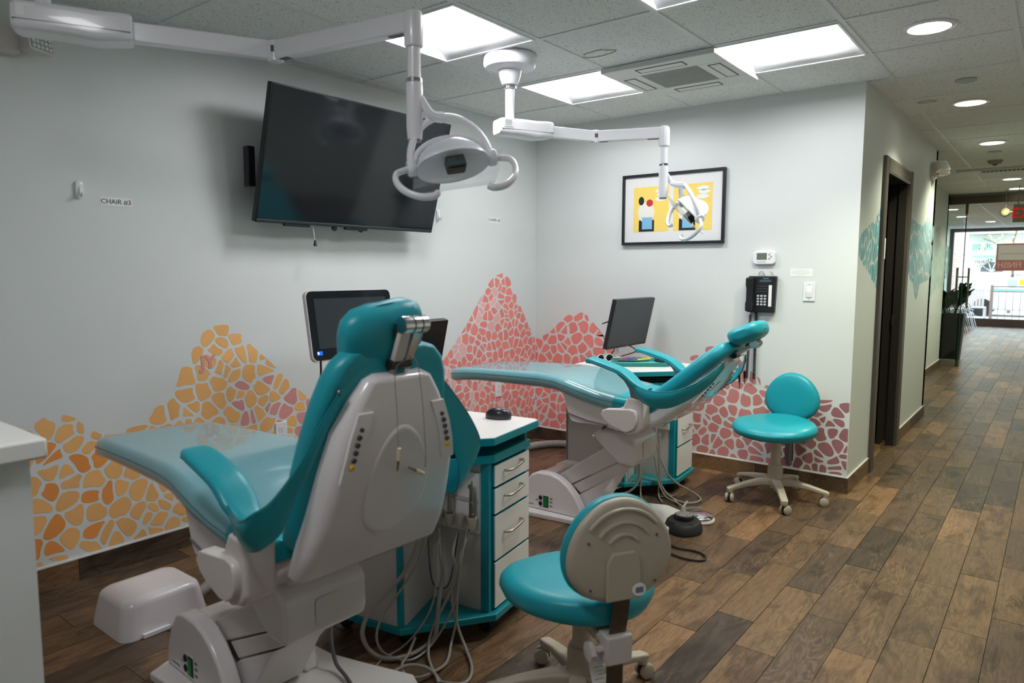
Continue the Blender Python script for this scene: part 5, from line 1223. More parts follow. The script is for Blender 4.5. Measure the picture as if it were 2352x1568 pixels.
# scanner display on its own stand
t = thing('scanner_cart', 'white-framed touchscreen on a slim stand between the nearer chair and the left wall', 'display', (0.50, -2.35, 0))
X = Matrix.Translation((0.11, 0, 0.944)) @ Matrix.Rotation(radians(-9.5), 4, 'Y') @ Matrix.Rotation(radians(0), 4, 'Z')
q = MB(); q.xf = X; q.loft([[(x, p[0]*k, 0.168+p[1]*k2) for p in rrect(0.268, 0.172, 0.030, 5)] for x, k, k2 in ((-0.035, 0.97, 0.96), (-0.025, 1, 1), (-0.004, 1, 1))]); q.build('casing', WHITE, t)
q = MB(); q.xf = X; q.loft([[(x, p[0], 0.170+p[1]) for p in rrect(0.262, 0.166, 0.026, 5)] for x in (-0.006, 0.0)]); q.build('bezel', SCREEN, t, smooth=False)
q = MB(); q.xf = X; q.box(0.0, 0.0008, -0.225, 0.225, 0.058, 0.300); q.build('screen', mat('scanner_screen', rgb(52, 57, 62), 0.10, spec=0.6), t, smooth=False)
q = MB(); q.xf = X; q.box(0.0, 0.0010, -0.243, -0.212, 0.028, 0.047); sb = q.build('status_icon', mat('blue_icon', rgb(20, 90, 200), 0.4, emit=rgb(20, 100, 220), estr=0.8), t, smooth=False)
q = MB(); q.xf = X; q.box(0.001, 0.0014, -0.240, -0.232, 0.032, 0.044); q.build('icon_mark', mat('white_icon', rgb(240, 240, 250), 0.4, emit=(1, 1, 1, 1), estr=0.8), sb, smooth=False)
q = MB(); q.tube([(0.09, 0, 1.08), (0.02, 0, 1.02), (0.0, 0, 0.9)], 0.024, 12, sm=4); q.build('neck', WHITE, t)
MB().cyl((0, 0, 0.06), (0, 0, 0.92), 0.026, 16).build('column', WHITE, t)
for i in range(5):
    a = 2*pi*i/5+0.3; q = MB(); q.tube([(0, 0, 0.085), (0.14*cos(a), 0.14*sin(a), 0.07), (0.23*cos(a), 0.23*sin(a), 0.06)], lambda u: 0.02-0.007*u, 8); lg = q.build('base_leg', WHITE, t)
    MB().lathe([(0.006, -0.012), (0.026, -0.011), (0.026, 0.011), (0.006, 0.012)], (0.23*cos(a), 0.23*sin(a), 0.027), n=16, axis='y').build('caster', GREYD, lg)
q = MB(); q.tube([(0.105, -0.225, 0.95), (0.107, -0.226, 0.90), (0.09, -0.21, 0.80), (0.03, -0.06, 0.66)], 0.005, 8, sm=5); q.build('cable', BLACK, t)

# mice, keyboard, tray and glasses
def mouse(p, rz, label):
    t = thing('computer_mouse', label, 'mouse', p, rz)
    rg = []
    for z, k in ((0.0, 0.94), (0.006, 1.0), (0.018, 0.96), (0.028, 0.80), (0.035, 0.52), (0.037, 0.2)):
        rg.append([(0.056*k*cos(a)-(1-k)*0.006, 0.034*(0.7*k+0.3*min(1, k*1.1))*sin(a)*(1-0.10*cos(a)**2), z*1.22) for a in [2*pi*i/28 for i in range(28)]])
    b = MB().loft(rg).build('shell', mat('mouse_black', rgb(44, 45, 50), 0.25, coat=0.3), t, sharp=70)
    MB().lathe([(0.002, -0.003), (0.009, -0.002), (0.009, 0.002), (0.002, 0.003)], (0.026, 0, 0.0300), n=14, axis='y').build('scroll_wheel', RUB, t)
mouse(onc(cart1, -0.145, 0.272, ZT), radians(200), 'black computer mouse on the white worktop of the near cart')
mouse(onc(cart2, -0.245, 0.285, ZT), radians(150), 'black computer mouse at the back of the farther cart worktop')
def keyboard(p, rz, label):
    t = thing('keyboard', label, 'keyboard', p, rz)
    B(-0.21, 0.21, -0.065, 0.065, 0.001, 0.015).build('case', BLACK, t, bevel=0.003)
    me = None
    for r in range(5):
        for c in range(18):
            if me is None:
                o = MB().box(-0.0085, 0.0085, -0.0085, 0.0085, 0.015, 0.020).build('key', mat('key_dark', rgb(46, 50, 54), 0.25), t, smooth=False); me = o.data
            else:
                o = bpy.data.objects.new('key', me); COL.objects.link(o); o.parent = t
            o.location = (-0.187+c*0.022, -0.045+r*0.0225, 0)
keyboard(onc(cart2, -0.20, -0.02, 0.700), radians(43), 'black keyboard on the shelf beneath the farther cart worktop')
t = thing('instrument_tray', 'teal rectangular instrument tray lying on the farther cart worktop', 'tray', onc(cart2, -0.315, 0.115, ZT), radians(38))
TR = mat('tray_teal', rgb(36, 140, 134), 0.4)
MB().prism(rrect(0.17, 0.115, 0.03, 4), 0.0, 0.004).build('bottom', mat('tray_inside', rgb(110, 190, 188), 0.4), t, smooth=False)
q = MB(); q.loft([[(p[0]*k, p[1]*k2, z) for p in rrect(0.175, 0.12, 0.032, 5)] for k, k2, z in ((0.965, 0.95, 0.0), (0.985, 0.98, 0.012), (1, 1, 0.022), (1.02, 1.03, 0.024), (1.0, 1.0, 0.026))], caps=False); q.build('rim', TR, t, solid=0.003)
def pen(i, m, x, y, a):
    t2 = thing('orthodontic_pliers', 'plier with %s handles lying in the teal tray' % i, 'pliers', onc(cart2, x, y, ZT+0.012), a)
    for s in (-1, 1): MB().tube([(0.0, 0.0, 0.006), (0.03, s*0.010, 0.008), (0.075, s*0.016, 0.010), (0.11, s*0.010, 0.010)], 0.006, 8, sm=3).build('handle', m, t2)
    MB().tube([(0, 0, 0.006), (-0.035, 0, 0.006)], lambda u: 0.007-0.004*u, 8).build('jaw', CHROME, t2)
for nm, c, x, y, a in (('pink', rgb(200, 70, 130), -0.47, 0.135, 1.3), ('purple', rgb(110, 80, 160), -0.445, 0.150, 1.25), ('blue', rgb(40, 70, 170), -0.42, 0.165, 1.2), ('green', rgb(60, 150, 70), -0.395, 0.18, 1.15), ('yellow', rgb(230, 190, 40), -0.37, 0.19, 1.1)):
    pen(nm, mat('plier_'+nm, c, 0.4), x, y, a)
t = thing('dental_mirror', 'pale blue handled mirror lying flat inside the teal tray', 'mirror', onc(cart2, -0.27, 0.10, ZT+0.008), radians(30))
MB().tube([(-0.07, 0, 0.004), (0.06, 0, 0.004)], 0.004, 8).build('handle', mat('pale_blue', rgb(150, 200, 210), 0.4), t); MB().lathe([(0.011, 0.002), (0.011, 0.006), (0.001, 0.006)], (-0.08, 0, 0), n=14).build('mirror_head', CHROME, t)
t = thing('sunglasses', 'white-framed dark sunglasses on the left end of the farther cart worktop', 'sunglasses', onc(cart2, -0.565, 0.115, ZT), radians(62))
for s in (-1, 1):
    q = MB(); ring = [(s*0.034+0.026*cos(a), -0.004*(cos(a)*s), 0.026+0.024*sin(a)) for a in [2*pi*i/24 for i in range(25)]]; q.tube(ring, 0.0032, 8); fr = q.build('rim', WHITEM, t)
    q = MB(); q.loft([[(s*0.034+0.024*cos(a), dy, 0.026+0.022*sin(a)) for a in [2*pi*i/24 for i in range(24)]] for dy in (-0.001, 0.001)]); q.build('lens', mat('lens_dark', rgb(28, 28, 34), 0.08), t)
    q = MB(); q.tube([(s*0.060, 0, 0.034), (s*0.066, 0.03, 0.032), (s*0.064, 0.10, 0.026), (s*0.062, 0.125, 0.004)], 0.0028, 8, sm=3); q.build('temple', WHITEM if s > 0 else STEEL, t)
q = MB(); q.tube([(-0.009, 0, 0.034), (0, -0.003, 0.037), (0.009, 0, 0.034)], 0.003, 8); q.build('bridge', WHITEM, t)

# ------------------------------------------------------------------ operator stools
def stool(label, x0, y0, yaw, seat_z, leg_a, back_tilt, back_up, tagged):
    t = thing('operator_stool', label, 'stool', (x0, y0, 0), radians(yaw))
    MB().lathe([(0.042, 0.075), (0.046, 0.085), (0.044, 0.20), (0.040, 0.215), (0.029, 0.217), (0.029, seat_z-0.085), (0.022, seat_z-0.08)], n=22).build('gas_column', BEIGE, t)
    MB().lathe([(0.012, 0.05), (0.012, 0.075), (0.001, 0.075)], n=12).build('column_end', STEEL, t)
    for i in range(5):
        a = radians(leg_a)+2*pi*i/5; ca, sa = cos(a), sin(a)
        rg = []
        for r, w, h, z in ((0.025, 0.030, 0.026, 0.110), (0.10, 0.026, 0.020, 0.112), (0.19, 0.022, 0.014, 0.100), (0.26, 0.021, 0.012, 0.084), (0.292, 0.020, 0.012, 0.076), (0.304, 0.014, 0.009, 0.073)):
            rg.append([(r*ca-p[0]*sa, r*sa+p[0]*ca, z+p[1]) for p in rrect(w, h, min(w, h)*0.6, 3)])
        lg = MB().loft(rg).build('base_leg', BEIGE, t, sharp=50)
        c = (0.285*ca, 0.285*sa)
        MB().lathe([(0.019, 0.070), (0.020, 0.060), (0.016, 0.052)], (c[0], c[1], 0), n=14).build('caster_stem', BEIGE, lg)
        q = MB(); wa = a+0.9+i*1.3; q.xf = Matrix.Translation((c[0]+0.012*cos(wa), c[1]+0.012*sin(wa), 0.0265)) @ Matrix.Rotation(wa, 4, 'Z')
        for dy in (-0.024, 0.006): q.lathe([(0.004, dy-0.002), (0.022, dy), (0.0265, dy+0.004), (0.0265, dy+0.014), (0.022, dy+0.018), (0.004, dy+0.020)], n=20, axis='y')
        q.build('caster_wheel', BEIGE, lg)
        q = MB(); q.xf = Matrix.Translation((c[0]+0.012*cos(wa), c[1]+0.012*sin(wa), 0.0265)) @ Matrix.Rotation(wa, 4, 'Z'); q.lathe([(0.0250, -0.006), (0.0250, 0.006)], n=20, axis='y'); q.build('caster_tread', BLACKM, lg)
    # seat: rounded saddle-like triangle, wide at the front
    def outline(k, n=40):
        P = []
        for i in range(n):
            a = 2*pi*i/n; rx = 0.238; ry = 0.243+0.018*cos(a)
            P.append((k*rx*cos(a)*(1.0), k*ry*sin(a)*(1.0+0.04*cos(a))))
        return P
    rg = []
    for z, k in ((-0.045, 0.72), (-0.042, 0.86), (-0.030, 0.95), (-0.005, 1.0), (0.015, 0.985), (0.030, 0.93), (0.040, 0.82), (0.043, 0.62), (0.040, 0.35), (0.038, 0.08)):
        rg.append([(p[0]+0.02, p[1], seat_z+z-0.022*max(0, p[0]/0.215)**2*(1 if z > 0 else 0.6)+(0.010*max(0, -p[0]/0.215)**2 if z > 0 else 0)) for p in outline(k)])
    MB().loft(rg).build('seat', TEAL, t, sharp=70)
    MB().loft([[(p[0]+0.02, p[1], seat_z+z) for p in outline(k)] for z, k in ((-0.056, 0.55), (-0.044, 0.80), (-0.040, 0.80))]).build('seat_pan', BEIGE, t)
    B(-0.20, 0.09, -0.045, 0.045, seat_z-0.085, seat_z-0.052).build('mechanism', BEIGE, t, bevel=0.008)
    MB().tube([(0.03, 0.04, seat_z-0.066), (0.06, 0.12, seat_z-0.064), (0.07, 0.20, seat_z-0.060)], lambda u: 0.007+0.004*u, 8, sm=3).build('lever', BEIGE, t)
    # back bar and bracket
    MB().box(-0.245, -0.185, -0.040, 0.040, seat_z-0.13, seat_z-0.045).build('bar_bracket', WHITE2, t, bevel=0.006)
    tb = radians(back_tilt); zb0 = seat_z+back_up
    bx0 = -0.215
    def BP(x, v, n): return (bx0-n*cos(tb)-x*sin(tb), v, zb0+x*cos(tb)-n*sin(tb))   # x up along the back, n backwards
    rgp = [(-0.215, 0, seat_z-0.25), (-0.216, 0, seat_z-0.09), (-0.235, 0, seat_z-0.01), (-0.245, 0, seat_z+0.05), BP(0.10, 0, 0.040)]
    P = smooth_path(rgp, 6)
    MB().loft([[(p.x+dx, dv, p.z) for dx, dv in ((-0.003, -0.025), (0.003, -0.025), (0.003, 0.025), (-0.003, 0.025))] for p in P]).build('back_bar', BROWNM, t, smooth=True, sharp=50)
    q = MB()
    q.lathe([(0.010, 0.0), (0.012, 0.03), (0.028, 0.032), (0.028, 0.046), (0.010, 0.048)], (-0.215, 0.040, seat_z-0.09), n=8, axis='y'); q.build('adjusting_knob', WHITE2, t, smooth=False)
    # back cushion (egg outline, wider low) and shell
    def egg(k, n=40):
        return [(0.152*k*sin(a)+0.155, 0.168*k*cos(a)*(1.0-0.13*sin(a))) for a in [2*pi*i/n for i in range(n)]]
    rg = []
    for n_, k in ((-0.034, 0.10), (-0.034, 0.55), (-0.030, 0.84), (-0.018, 0.965), (0.000, 1.0), (0.014, 0.985), (0.022, 0.95)):
        rg.append([BP(p[0], p[1], n_-0.0) for p in egg(k)])
    MB().loft(rg).build('back_cushion', TEAL, t, sharp=70)
    rg = []
    for n_, k in ((0.014, 0.955), (0.024, 0.965), (0.034, 0.93), (0.040, 0.86), (0.043, 0.6), (0.044, 0.1)):
        rg.append([BP(p[0], p[1], n_) for p in egg(k)])
    sh = MB().loft(rg).build('back_shell', BEIGE, t, sharp=60)
    for R_, cz in ((0.122, 0.150), (0.086, 0.150), (0.052, 0.150)):
        pts = [BP(cz+R_*sin(a), R_*1.05*cos(a), 0.043) for a in [radians(38+4*i) for i in range(27)]]
        MB().tube(pts, 0.0058, 8).build('moulded_rib', BEIGE, sh)
    rg = [[BP(x, v, n_) for x, v in ((0.02, -0.055), (0.13, -0.052), (0.155, -0.035), (0.155, 0.035), (0.13, 0.052), (0.02, 0.055))] for n_ in (0.040, 0.050)]
    MB().loft(rg).build('bar_housing', BEIGE, sh, bevel=0.006)
    for x, v in ((0.19, 0.105), (0.06, 0.10), (0.06, -0.10), (0.19, -0.105)): 
        c = Vector(BP(x, v, 0.0425)); MB().ball(tuple(c), 0.004, 0.004, 0.004, 8, 4).build('screw', GREYD, sh)
    if tagged:
        c = MB().loft([[BP(0.045+0.018*cos(a)*k, -0.045+0.022*sin(a)*k, n_) for a in [2*pi*i/20 for i in range(20)]] for n_, k in ((0.048, 1), (0.0522, 0.95))]).build('maker_badge', PAPER, sh)
        MB().loft([[BP(x, v, n_) for x, v in ((0.037, -0.057), (0.053, -0.057), (0.053, -0.033), (0.037, -0.033))] for n_ in (0.0515, 0.0528)]).build('badge_print', mat('badge_blue', rgb(120, 124, 158), 0.5), sh, smooth=False)
        n = 14; rows = []
        for i in range(n): 
            z = seat_z-0.045-0.26*i/(n-1); x = -0.10-0.02*sin(i*0.55); 
            rows.append([(x-0.012*sin(i*.9), -0.01-0.022+0.004*sin(i), z), (x+0.004*sin(i*1.3), -0.01+0.022+0.004*sin(i), z)])
        pp = MB().loft(rows, caps=False, closed=False).build('care_label', PAPER, t, solid=0.0006)
        for i in range(22):
            z = seat_z-0.06-0.225*i/21; x = -0.10-0.02*sin(((seat_z-0.045-z)/0.26*(n-1))*0.55)
            B(x-0.016, x-0.0145, -0.026, 0.006-0.008*(i % 3), z, z+0.003).build('care_print', mat('faded_ink', rgb(186, 186, 188), 0.6), t, smooth=False)
    else:
        MB().lathe([(0.020, seat_z-0.28), (0.021, seat_z-0.12)], (-0.215, 0, 0), n=14).build('bar_sleeve', mat('smoke_sleeve', rgb(120, 110, 122), 0.25), t)
    return t
stool('teal padded operator stool in the foreground, its beige back shell towards the camera', 2.262, -2.86, 148, 0.410, 0, -2, 0.045, True)
stool('teal padded operator stool against the mauve mural by the hall corner, facing the camera', 2.075, -0.375, -94, 0.448, -40, 4, -0.005, False)
# ------------------------------------------------------------------ glass partition, plant, lobby, street
YG = 7.4
t = struct(bpy.data.objects.new('trim_1', None)); COL.objects.link(t)
B(1.0, HX1, YG-0.03, YG+0.03, 2.34, 2.45).build('header', BROWNM, t, smooth=False)
B(1.0, HX1, YG-0.025, YG+0.025, 2.45, H+0.1).build('head_infill', mat('infill', rgb(120, 124, 112), 0.6), t, smooth=False)
t = struct(bpy.data.objects.new('window_1', None)); COL.objects.link(t); 
B(1.02, 2.20, YG-0.006, YG+0.006, 0.10, 2.34).build('fixed_pane', GLASS, t, smooth=False)
B(1.0, 2.21, YG-0.03, YG+0.03, 0.0, 0.10).build('bottom_rail', mat('rail_dull', rgb(128, 128, 118), 0.4, metal=0.4), t, smooth=False)
# open glass door leaf, seen nearly edge on
t = struct(bpy.data.objects.new('door_2', None)); COL.objects.link(t); t.location = (2.235, 7.42, 0)
ang = radians(95.3)
R = Matrix.Rotation(ang, 4, 'Z')
def dq(): m_ = MB(); m_.xf = R; return m_
q = dq(); q.box(0.0, 0.86, -0.006, 0.006, 0.02, 2.28); q.build('glass_leaf', clear('door_glass', (0.80, 0.92, 0.88, 1), 0.0, 1.45), t, smooth=False)
q = dq(); q.box(-0.004, 0.004, -0.0065, 0.0065, 0.02, 2.28); q.box(0.856, 0.864, -0.0065, 0.0065, 0.02, 2.28); q.build('green_edge', mat('glass_edge', rgb(20, 64, 60), 0.2), t, smooth=False)
q = dq(); q.box(-0.01, 0.10, -0.018, 0.018, 0.0, 0.07); q.box(-0.01, 0.09, -0.018, 0.018, 2.20, 2.42); q.build('pivot_patch', BROWNM, t, smooth=False)
for s in (-1, 1):
    q = dq(); q.tube([(0.78, s*0.075, 0.82), (0.78, s*0.075, 1.44)], 0.016, 12); q.build('pull_bar', STEEL, t)
q = dq()
for z in (0.97, 1.30): q.tube([(0.78, -0.075, z), (0.78, 0.075, z)], 0.010, 10)
q.build('pull_standoff', STEEL, t)
# exit sign hanging before the partition
t = thing('exit_sign', 'hanging exit sign with red letters before the glass partition', 'sign', (2.99, 6.6, 2.13))
B(-0.17, 0.17, -0.012, 0.012, -0.115, 0.115).build('plate', mat('sign_plate', rgb(138, 132, 108), 0.4), t, smooth=False)
text('EXIT', 'lettering', mat('exit_red', rgb(214, 16, 24), 0.4, emit=rgb(220, 16, 24), estr=0.5), 0.185, (0.0, -0.0135, -0.005), (pi/2, 0, 0), t)
for x in (-0.12, 0.12): MB().cyl((x, 0, 0.115), (x, 0, H-2.13), 0.006, 8).build('hanger_rod', STEEL, t)
for (x, y, z, lb) in ((2.70, 7.2, 2.19, 'round ceiling-hung lamp disc left of the exit sign'),):
    t = thing('emergency_lamp', lb, 'lamp', (x, y, z))
    MB().lathe([(0.001, -0.03), (0.048, -0.03), (0.058, -0.01), (0.058, 0.02), (0.001, 0.03)], n=24, axis='y').build('lamp_head', mat('lamp_olive', rgb(88, 82, 68), 0.4), t)
    MB().lathe([(0.001, -0.032), (0.034, -0.032), (0.034, -0.03)], n=20, axis='y').build('lens', mat('lamp_lens', rgb(112, 106, 84), 0.2), t)
    MB().cyl((0.055, 0, 0), (0.16, 0, 0.01), 0.008).build('arm', mat('lamp_olive', rgb(88, 82, 68), 0.4), t)
    MB().cyl((0.0, 0, 0.055), (0.0, 0, H-z), 0.006).build('stem', mat('lamp_olive', rgb(88, 82, 68), 0.4), t)

# planter with zz plant
t = thing('planter_plant', 'leafy green plant in a tall dark planter beside the open glass door', 'plant', (2.02, 8.35, 0))
MB().loft([[(p[0]*k, p[1]*k, z) for p in rrect(0.19, 0.19, 0.02, 2)] for k, z in ((0.80, 0.0), (1.0, 0.70), (1.0, 0.72), (0.92, 0.72), (0.90, 0.66))]).build('planter', mat('planter_dark', rgb(44, 38, 40), 0.5), t, bevel=0.004)
MB().lathe([(0.001, 0.665), (0.16, 0.66)], n=16, caps=False).build('soil', mat('soil', rgb(60, 46, 36), 0.9), t)
LEAF = mat('leaf_green', rgb(44, 84, 52), 0.3, spec=0.5)
rng = random.Random(11)
leaf = None
for i in range(18):
    a = rng.uniform(0, 2*pi); tilt = rng.uniform(0.12, 0.72); ln = rng.uniform(0.30, 0.56)
    d = Vector((cos(a)*sin(tilt), sin(a)*sin(tilt), cos(tilt))); p0 = Vector((cos(a)*0.06, sin(a)*0.06, 0.66))
    pts = [p0, p0+d*ln*0.5+Vector((0, 0, 0.03)), p0+d*ln]
    P = smooth_path(pts, 6); st_ = MB().tube(P, 0.006, 6).build('stem', LEAF, t)
    for k in range(5, len(P)):
        for s in (-1, 1):
            if leaf is None:
                V = [(0, 0, 0), (0.03, -0.018, 0.004), (0.065, -0.020, 0.006), (0.105, 0, 0), (0.065, 0.020, 0.006), (0.03, 0.018, 0.004), (0.03, 0, -0.004), (0.065, 0, -0.004)]
                o = MB().add(V, [(0, 1, 6), (1, 2, 7, 6), (2, 3, 7), (0, 6, 5), (5, 6, 7, 4), (7, 3, 4)]).build('leaf', LEAF, st_, solid=0.0015); leaf = o
            else:
                o = leaf.copy(); COL.objects.link(o); o.parent = st_
            sd = d.cross(Vector((0, 0, 1))).normalized()*s
            dirv = (sd*0.8+d*0.6+Vector((0, 0, 0.25))).normalized()
            o.location = P[k]; o.rotation_euler = dirv.to_track_quat('X', 'Z').to_euler(); f = rng.uniform(1.15, 1.6); o.scale = (f, f, f)

# lobby chairs (only the bowed legs and seats show in a row)
CB = mat('chair_black', rgb(34, 34, 38), 0.35); CM = mat('chair_chrome', rgb(190, 190, 196), 0.2, metal=1.0)
def lobby_chair(y, lb):
    t = thing('lobby_chair', lb, 'chair', (1.47, y, 0), 0, 'waiting chairs along the lobby wall')
    for s in (-1, 1):
        MB().tube([(0.28, s*0.23, 0.01), (0.20, s*0.23, 0.30), (0.12, s*0.23, 0.56), (0.02, s*0.23, 0.62), (-0.20, s*0.23, 0.60)], 0.012, 8, sm=4).build('leg', CM, t)
        MB().tube([(-0.26, s*0.23, 0.01), (-0.20, s*0.23, 0.42), (-0.24, s*0.23, 0.85)], 0.012, 8, sm=4).build('leg', CM, t)
    MB().prism(rrect(0.22, 0.21, 0.05, 4), 0.42, 0.46).build('seat', CB, t, bevel=0.01)
    q = MB(); q.xf = Matrix.Translation((-0.22, 0, 0.66)) @ Matrix.Rotation(radians(-8), 4, 'Y'); q.prism(rrect(0.20, 0.16, 0.05, 4), -0.015, 0.015, 'x'); q.build('backrest', CB, t, bevel=0.008)
for y, lb in ((13.6, 'black waiting chair with chrome bowed legs, nearest of the row behind the glass door'), (14.4, 'black waiting chair with chrome bowed legs, second of the row behind the glass door'), (15.2, 'black waiting chair with chrome bowed legs, third of the row behind the glass door'), (16.0, 'black waiting chair with chrome bowed legs, farthest of the row behind the glass door')): lobby_chair(y, lb)

# lobby side door and red alarm box
t = struct(bpy.data.objects.new('door_3', None)); COL.objects.link(t)
B(1.0, 1.02, 14.7, 16.1, 0, 2.1).build('door_leaf', mat('grey_door', rgb(88, 80, 82), 0.5), t, smooth=False)
t = thing('alarm_box', 'small red alarm box on the lobby wall past the plant', 'alarm', (1.0, 13.6, 1.35)); MB().prism(rrect(0.06, 0.08, 0.01, 3), 0.0, 0.04, 'x').build('case', mat('alarm_red', rgb(180, 40, 50), 0.4), t, smooth=False)
B(0.04, 0.045, -0.03, 0.03, -0.02, 0.02).build('pull', PAPER, t, smooth=False)

# shop window wall
YF = 17.0
t = struct(bpy.data.objects.new('window_2', None)); COL.objects.link(t)
FR = mat('window_frame_grey', rgb(98, 90, 92), 0.45)
B(1.0, HX1, YF-0.05, YF+0.05, 0.0, 0.20).build('sill_rail', mat('sill_brown', rgb(112, 98, 92), 0.4), t, smooth=False)
B(1.0, HX1, YF-0.05, YF+0.05, 2.40, H+0.2).build('head_rail', FR, t, smooth=False)
B(1.0, 1.09, YF-0.05, YF+0.05, 0.20, 2.40).build('mullion', FR, t, smooth=False)
B(1.09, HX1, YF-0.004, YF+0.004, 0.20, 2.40).build('window_pane', GLASS, t, smooth=False)
# sign hung inside the window, read from the street
t = thing('window_sign', 'pinkish-brown window sign seen from behind, reading STRAIGHT FINISH in reverse', 'sign', (2.72, YF-0.08, 1.75))
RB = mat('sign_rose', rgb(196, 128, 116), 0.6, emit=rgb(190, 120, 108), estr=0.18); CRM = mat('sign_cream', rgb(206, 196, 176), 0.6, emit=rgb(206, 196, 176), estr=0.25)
B(-0.70, 0.70, -0.006, 0.006, -0.34, 0.34).build('board', RB, t, smooth=False)
B(-0.66, 0.66, -0.009, -0.005, -0.07, 0.30).build('cream_panel', CRM, t, smooth=False)
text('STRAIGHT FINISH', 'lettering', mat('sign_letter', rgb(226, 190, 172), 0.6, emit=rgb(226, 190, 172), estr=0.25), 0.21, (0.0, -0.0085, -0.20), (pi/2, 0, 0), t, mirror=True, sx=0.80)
B(-0.60, 0.60, -0.0105, -0.009, 0.08, 0.09).build('dotted_rule', mat('rule', rgb(150, 140, 120), 0.6), t, smooth=False)
WL = mat('window_letter', rgb(112, 110, 112), 0.6)
t = thing('window_lettering', 'grey reversed lettering on the shop window left of the sign', 'lettering', (1.62, YF-0.012, 1.75))
text('馮 婉', 'lettering_line', WL, 0.20, (0.10, 0, 0.25), (pi/2, 0, 0), t, mirror=True)
text('Shaun', 'lettering_line', WL, 0.16, (0.14, 0, -0.10), (pi/2, 0, 0), t, mirror=True)
text('D.D.S.', 'lettering_line', WL, 0.12, (0.10, 0, -0.24), (pi/2, 0, 0), t, mirror=True)
text('Board Certified Orthodontist', 'lettering_line', WL, 0.115, (0.72, 0, -0.45), (pi/2, 0, 0), t, mirror=True)

# the street
PAVE = mat('pavement', rgb(196, 194, 190), 0.8)
pv_ = MB().box(-8, 14, YF+0.06, 40, -0.16, -0.10).build('ground_street', PAVE, None, smooth=False); struct(pv_)
SID = mat('siding_white', rgb(216, 214, 208), 0.7)
hs = thing('house', 'pale clapboard house across the street with a fan window', 'house', (3.0, 30.0, -0.1))
B(-9, 9, 0.12, 4, 0, 3.0).build('wall', SID, hs, smooth=False)
for i in range(15): MB().prism([(0.10, i*0.2), (0.07, i*0.2), (0.12, i*0.2+0.2), (0.13, i*0.2+0.2)], -9, 9, 'x').build('clapboard', SID, hs, smooth=False)
MB().prism([(-0.6, 3.0), (4.2, 3.0), (1.6, 3.75)], -9.2, 9.2, 'x').build('roof', mat('roof_grey', rgb(150, 152, 156), 0.8), hs, smooth=False)
B(-2.6, -1.5, -0.6, 0.1, 2.10, 2.65).build('awning', mat('awning_green', rgb(150, 205, 180), 0.7), hs, bevel=0.05)
q = MB(); q.prism([(0.0, 0.0)]+[(0.55*cos(pi*i/16), 0.55*sin(pi*i/16)) for i in range(17)], 0.02, 0.07, 'y'); o = q.build('fan_window', mat('fan_dark', rgb(90, 92, 100), 0.3), hs, smooth=False); o.location = (-1.92, 0, 1.50); o.scale = (0.7, 1, 0.7)
for i in range(1, 5):
    a = pi*i/5; q = MB(); q.tube([(0, 0, 0), (0.55*cos(a), 0, 0.55*sin(a))], 0.025, 6); w_ = q.build('glazing_bar', SID, o)
B(-2.7, -1.1, 0.0, 0.1, 0.0, 1.40).build('garage_door', mat('garage_white', rgb(228, 228, 226), 0.6), hs, smooth=False)
B(0.5, 0.7, 0.0, 0.1, 0.0, 1.2).build('drain_pipe', mat('pipe_grey', rgb(160, 160, 170), 0.5), hs, smooth=False)
br = thing('brick_building', 'pinkish brick building at the left edge of the shop window', 'building', (-0.1, 20.5, -0.1))
BRK = mat('brick_pink', rgb(196, 160, 156), 0.8)
B(-2.5, 1.05, 0, 1.5, 0, 4.2).build('wall', mat('mortar', rgb(206, 192, 188), 0.9), br, smooth=False)
bm_ = MB()
for r in range(38):
    for c in range(8): bm_.box(-1.0+c*0.25+(0.125 if r % 2 else 0)-0.0, -1.0+c*0.25+(0.125 if r % 2 else 0)+0.235, -0.02, 0.01, r*0.085, r*0.085+0.07)
o = bm_.build('brick', BRK, br, smooth=False); o['kind'] = 'stuff'
rl = thing('street_railing', 'brown metal railing on the pavement outside the shop window', 'railing', (1.84, 19.2, -0.1))
RM = mat('railing_brown', rgb(120, 102, 98), 0.5)
B(-0.04, 0.04, -0.04, 0.04, 0, 1.12).build('post', RM, rl, smooth=False)
for z in (0.92, 1.06, 0.12): B(0.0, 3.2, -0.018, 0.018, z, z+0.035).build('rail', RM, rl, smooth=False)
for i in range(1, 19): B(i*0.165-0.009, i*0.165+0.009, -0.009, 0.009, 0.14, 0.93).build('baluster', RM, rl, smooth=False)
t = thing('air_conditioner_unit', 'white outdoor fan unit mounted beyond the railing', 'air conditioner', (2.25, 20.2, 1.06))
B(-0.35, 0.35, -0.15, 0.15, -0.16, 0.16).build('case', SID, t, bevel=0.02); MB().lathe([(0.001, -0.155), (0.12, -0.155), (0.13, -0.150)], n=20, axis='y').build('fan_guard', mat('fan_grey', rgb(150, 158, 164), 0.5), t)
t = thing('street_notice', 'small yellow notice plate on the railing outside', 'sign', (2.53, 19.15, 1.10)); B(-0.08, 0.08, -0.006, 0.006, -0.07, 0.07).build('plate', mat('plate_yellow', rgb(222, 180, 30), 0.5), t, smooth=False)
t = thing('wooden_seat', 'grey slatted seat on the pavement left of the railing', 'seat', (1.33, 20.4, -0.1))
WG = mat('weathered_wood', rgb(158, 150, 150), 0.7)
for i in range(6): B(-0.22+i*0.08, -0.16+i*0.08, 0.18, 0.21, 0.45, 0.95).build('back_slat', WG, t, smooth=False)
B(-0.25, 0.30, -0.25, 0.2, 0.42, 0.46).build('seat', WG, t, smooth=False)
B(-0.25, 0.30, 0.17, 0.22, 0.93, 0.98).build('top_rail', WG, t, smooth=False)
for x in (-0.22, 0.26):
    for y in (-0.22, 0.17): B(x, x+0.05, y, y+0.05, 0, 0.43).build('leg', WG, t, smooth=False)
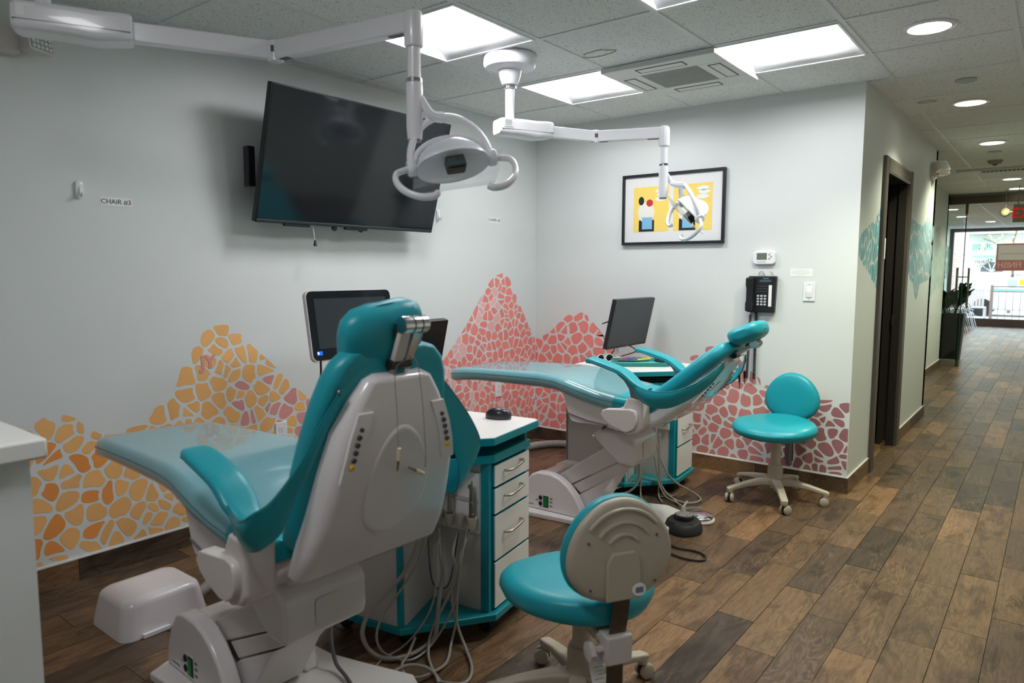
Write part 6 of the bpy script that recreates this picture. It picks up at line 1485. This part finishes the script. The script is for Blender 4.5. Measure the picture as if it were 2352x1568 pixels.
t = thing('parked_car', 'pale blue parked car seen through the railing', 'car', (2.6, 24.5, -0.1))
q = MB(); q.loft([[(x, p[0]*w, z0+p[1]*h) for p in rrect(0.85, 0.30, 0.15, 4)] for x, w, h, z0 in ((-2.1, 0.8, 0.7, 0.50), (-1.9, 1, 1, 0.52), (1.9, 1, 1, 0.52), (2.1, 0.8, 0.7, 0.50))]); q.build('body', mat('car_blue', rgb(206, 214, 222), 0.2, coat=0.6), t)
q = MB(); q.loft([[(x, p[0]*w, 0.80+p[1]) for p in rrect(0.75, h, 0.12, 4)] for x, w, h in ((-1.2, 0.85, 0.02), (-0.7, 0.9, 0.36), (0.8, 0.9, 0.36), (1.4, 0.85, 0.02))]); q.build('cabin', mat('car_glass', rgb(120, 160, 170), 0.1), t)
for x in (-1.3, 1.3):
    for s in (-1, 1): MB().lathe([(0.10, -0.09), (0.30, -0.08), (0.30, 0.08), (0.10, 0.09)], (x, s*0.80, 0.30), n=20, axis='y').build('wheel', BLACKM, t)
for i, (z0, z1) in enumerate(((3.1, 3.3), (3.3, 3.2), (3.55, 3.7), (3.75, 3.4))):
    b = thing('overhead_wire', ['lowest utility wire over the street, rising to the right', 'second lowest utility wire over the street, falling to the right', 'third utility wire over the street, rising to the right', 'topmost utility wire over the street, slanting down steeply'][i], 'wire', (0, 26+i*0.3, z0), 0, 'utility wires over the street')
    MB().tube([(-8, 0, 0), (3, 0, (z1-z0)*0.5-0.12), (14, 0, z1-z0)], 0.012, 5, sm=6).build('strand', BLACKM, b)
t = thing('street_tree', 'sparse young tree with yellowish leaves outside the shop window', 'tree', (1.9, 26.5, -0.1))
MB().tube([(0, 0, 0), (0.05, 0, 1.4), (0.0, 0, 2.6), (0.3, 0, 3.6)], lambda u: 0.06-0.04*u, 8, sm=4).build('trunk', mat('bark', rgb(110, 92, 80), 0.8), t)
for s in (-1, 1): MB().tube([(0.02, 0, 2.0), (s*0.5, 0, 2.5), (s*0.9, 0, 2.7)], 0.02, 6, sm=3).build('branch', mat('bark', rgb(110, 92, 80), 0.8), t)
mb = MB(); rng = random.Random(4)
for i in range(160):
    c = Vector((rng.uniform(-1.0, 1.0), rng.uniform(-0.5, 0.5), rng.uniform(2.1, 3.4))); a = rng.uniform(0, 6)
    d1 = Vector((cos(a), 0.3, sin(a)))*0.05; d2 = Vector((-sin(a), 0.2, cos(a)))*0.03
    mb.add([c-d1, c+d2, c+d1, c-d2], [(0, 1, 2, 3)])
o = mb.build('foliage', mat('leaf_yellow', rgb(190, 184, 120), 0.7), t); o['kind'] = 'stuff'
ld = bpy.data.lights.new('sun', 'SUN'); ld.energy = 2.0; ld.angle = radians(8); lo = bpy.data.objects.new('sun', ld); COL.objects.link(lo); lo.rotation_euler = (radians(42), 0, radians(-20))
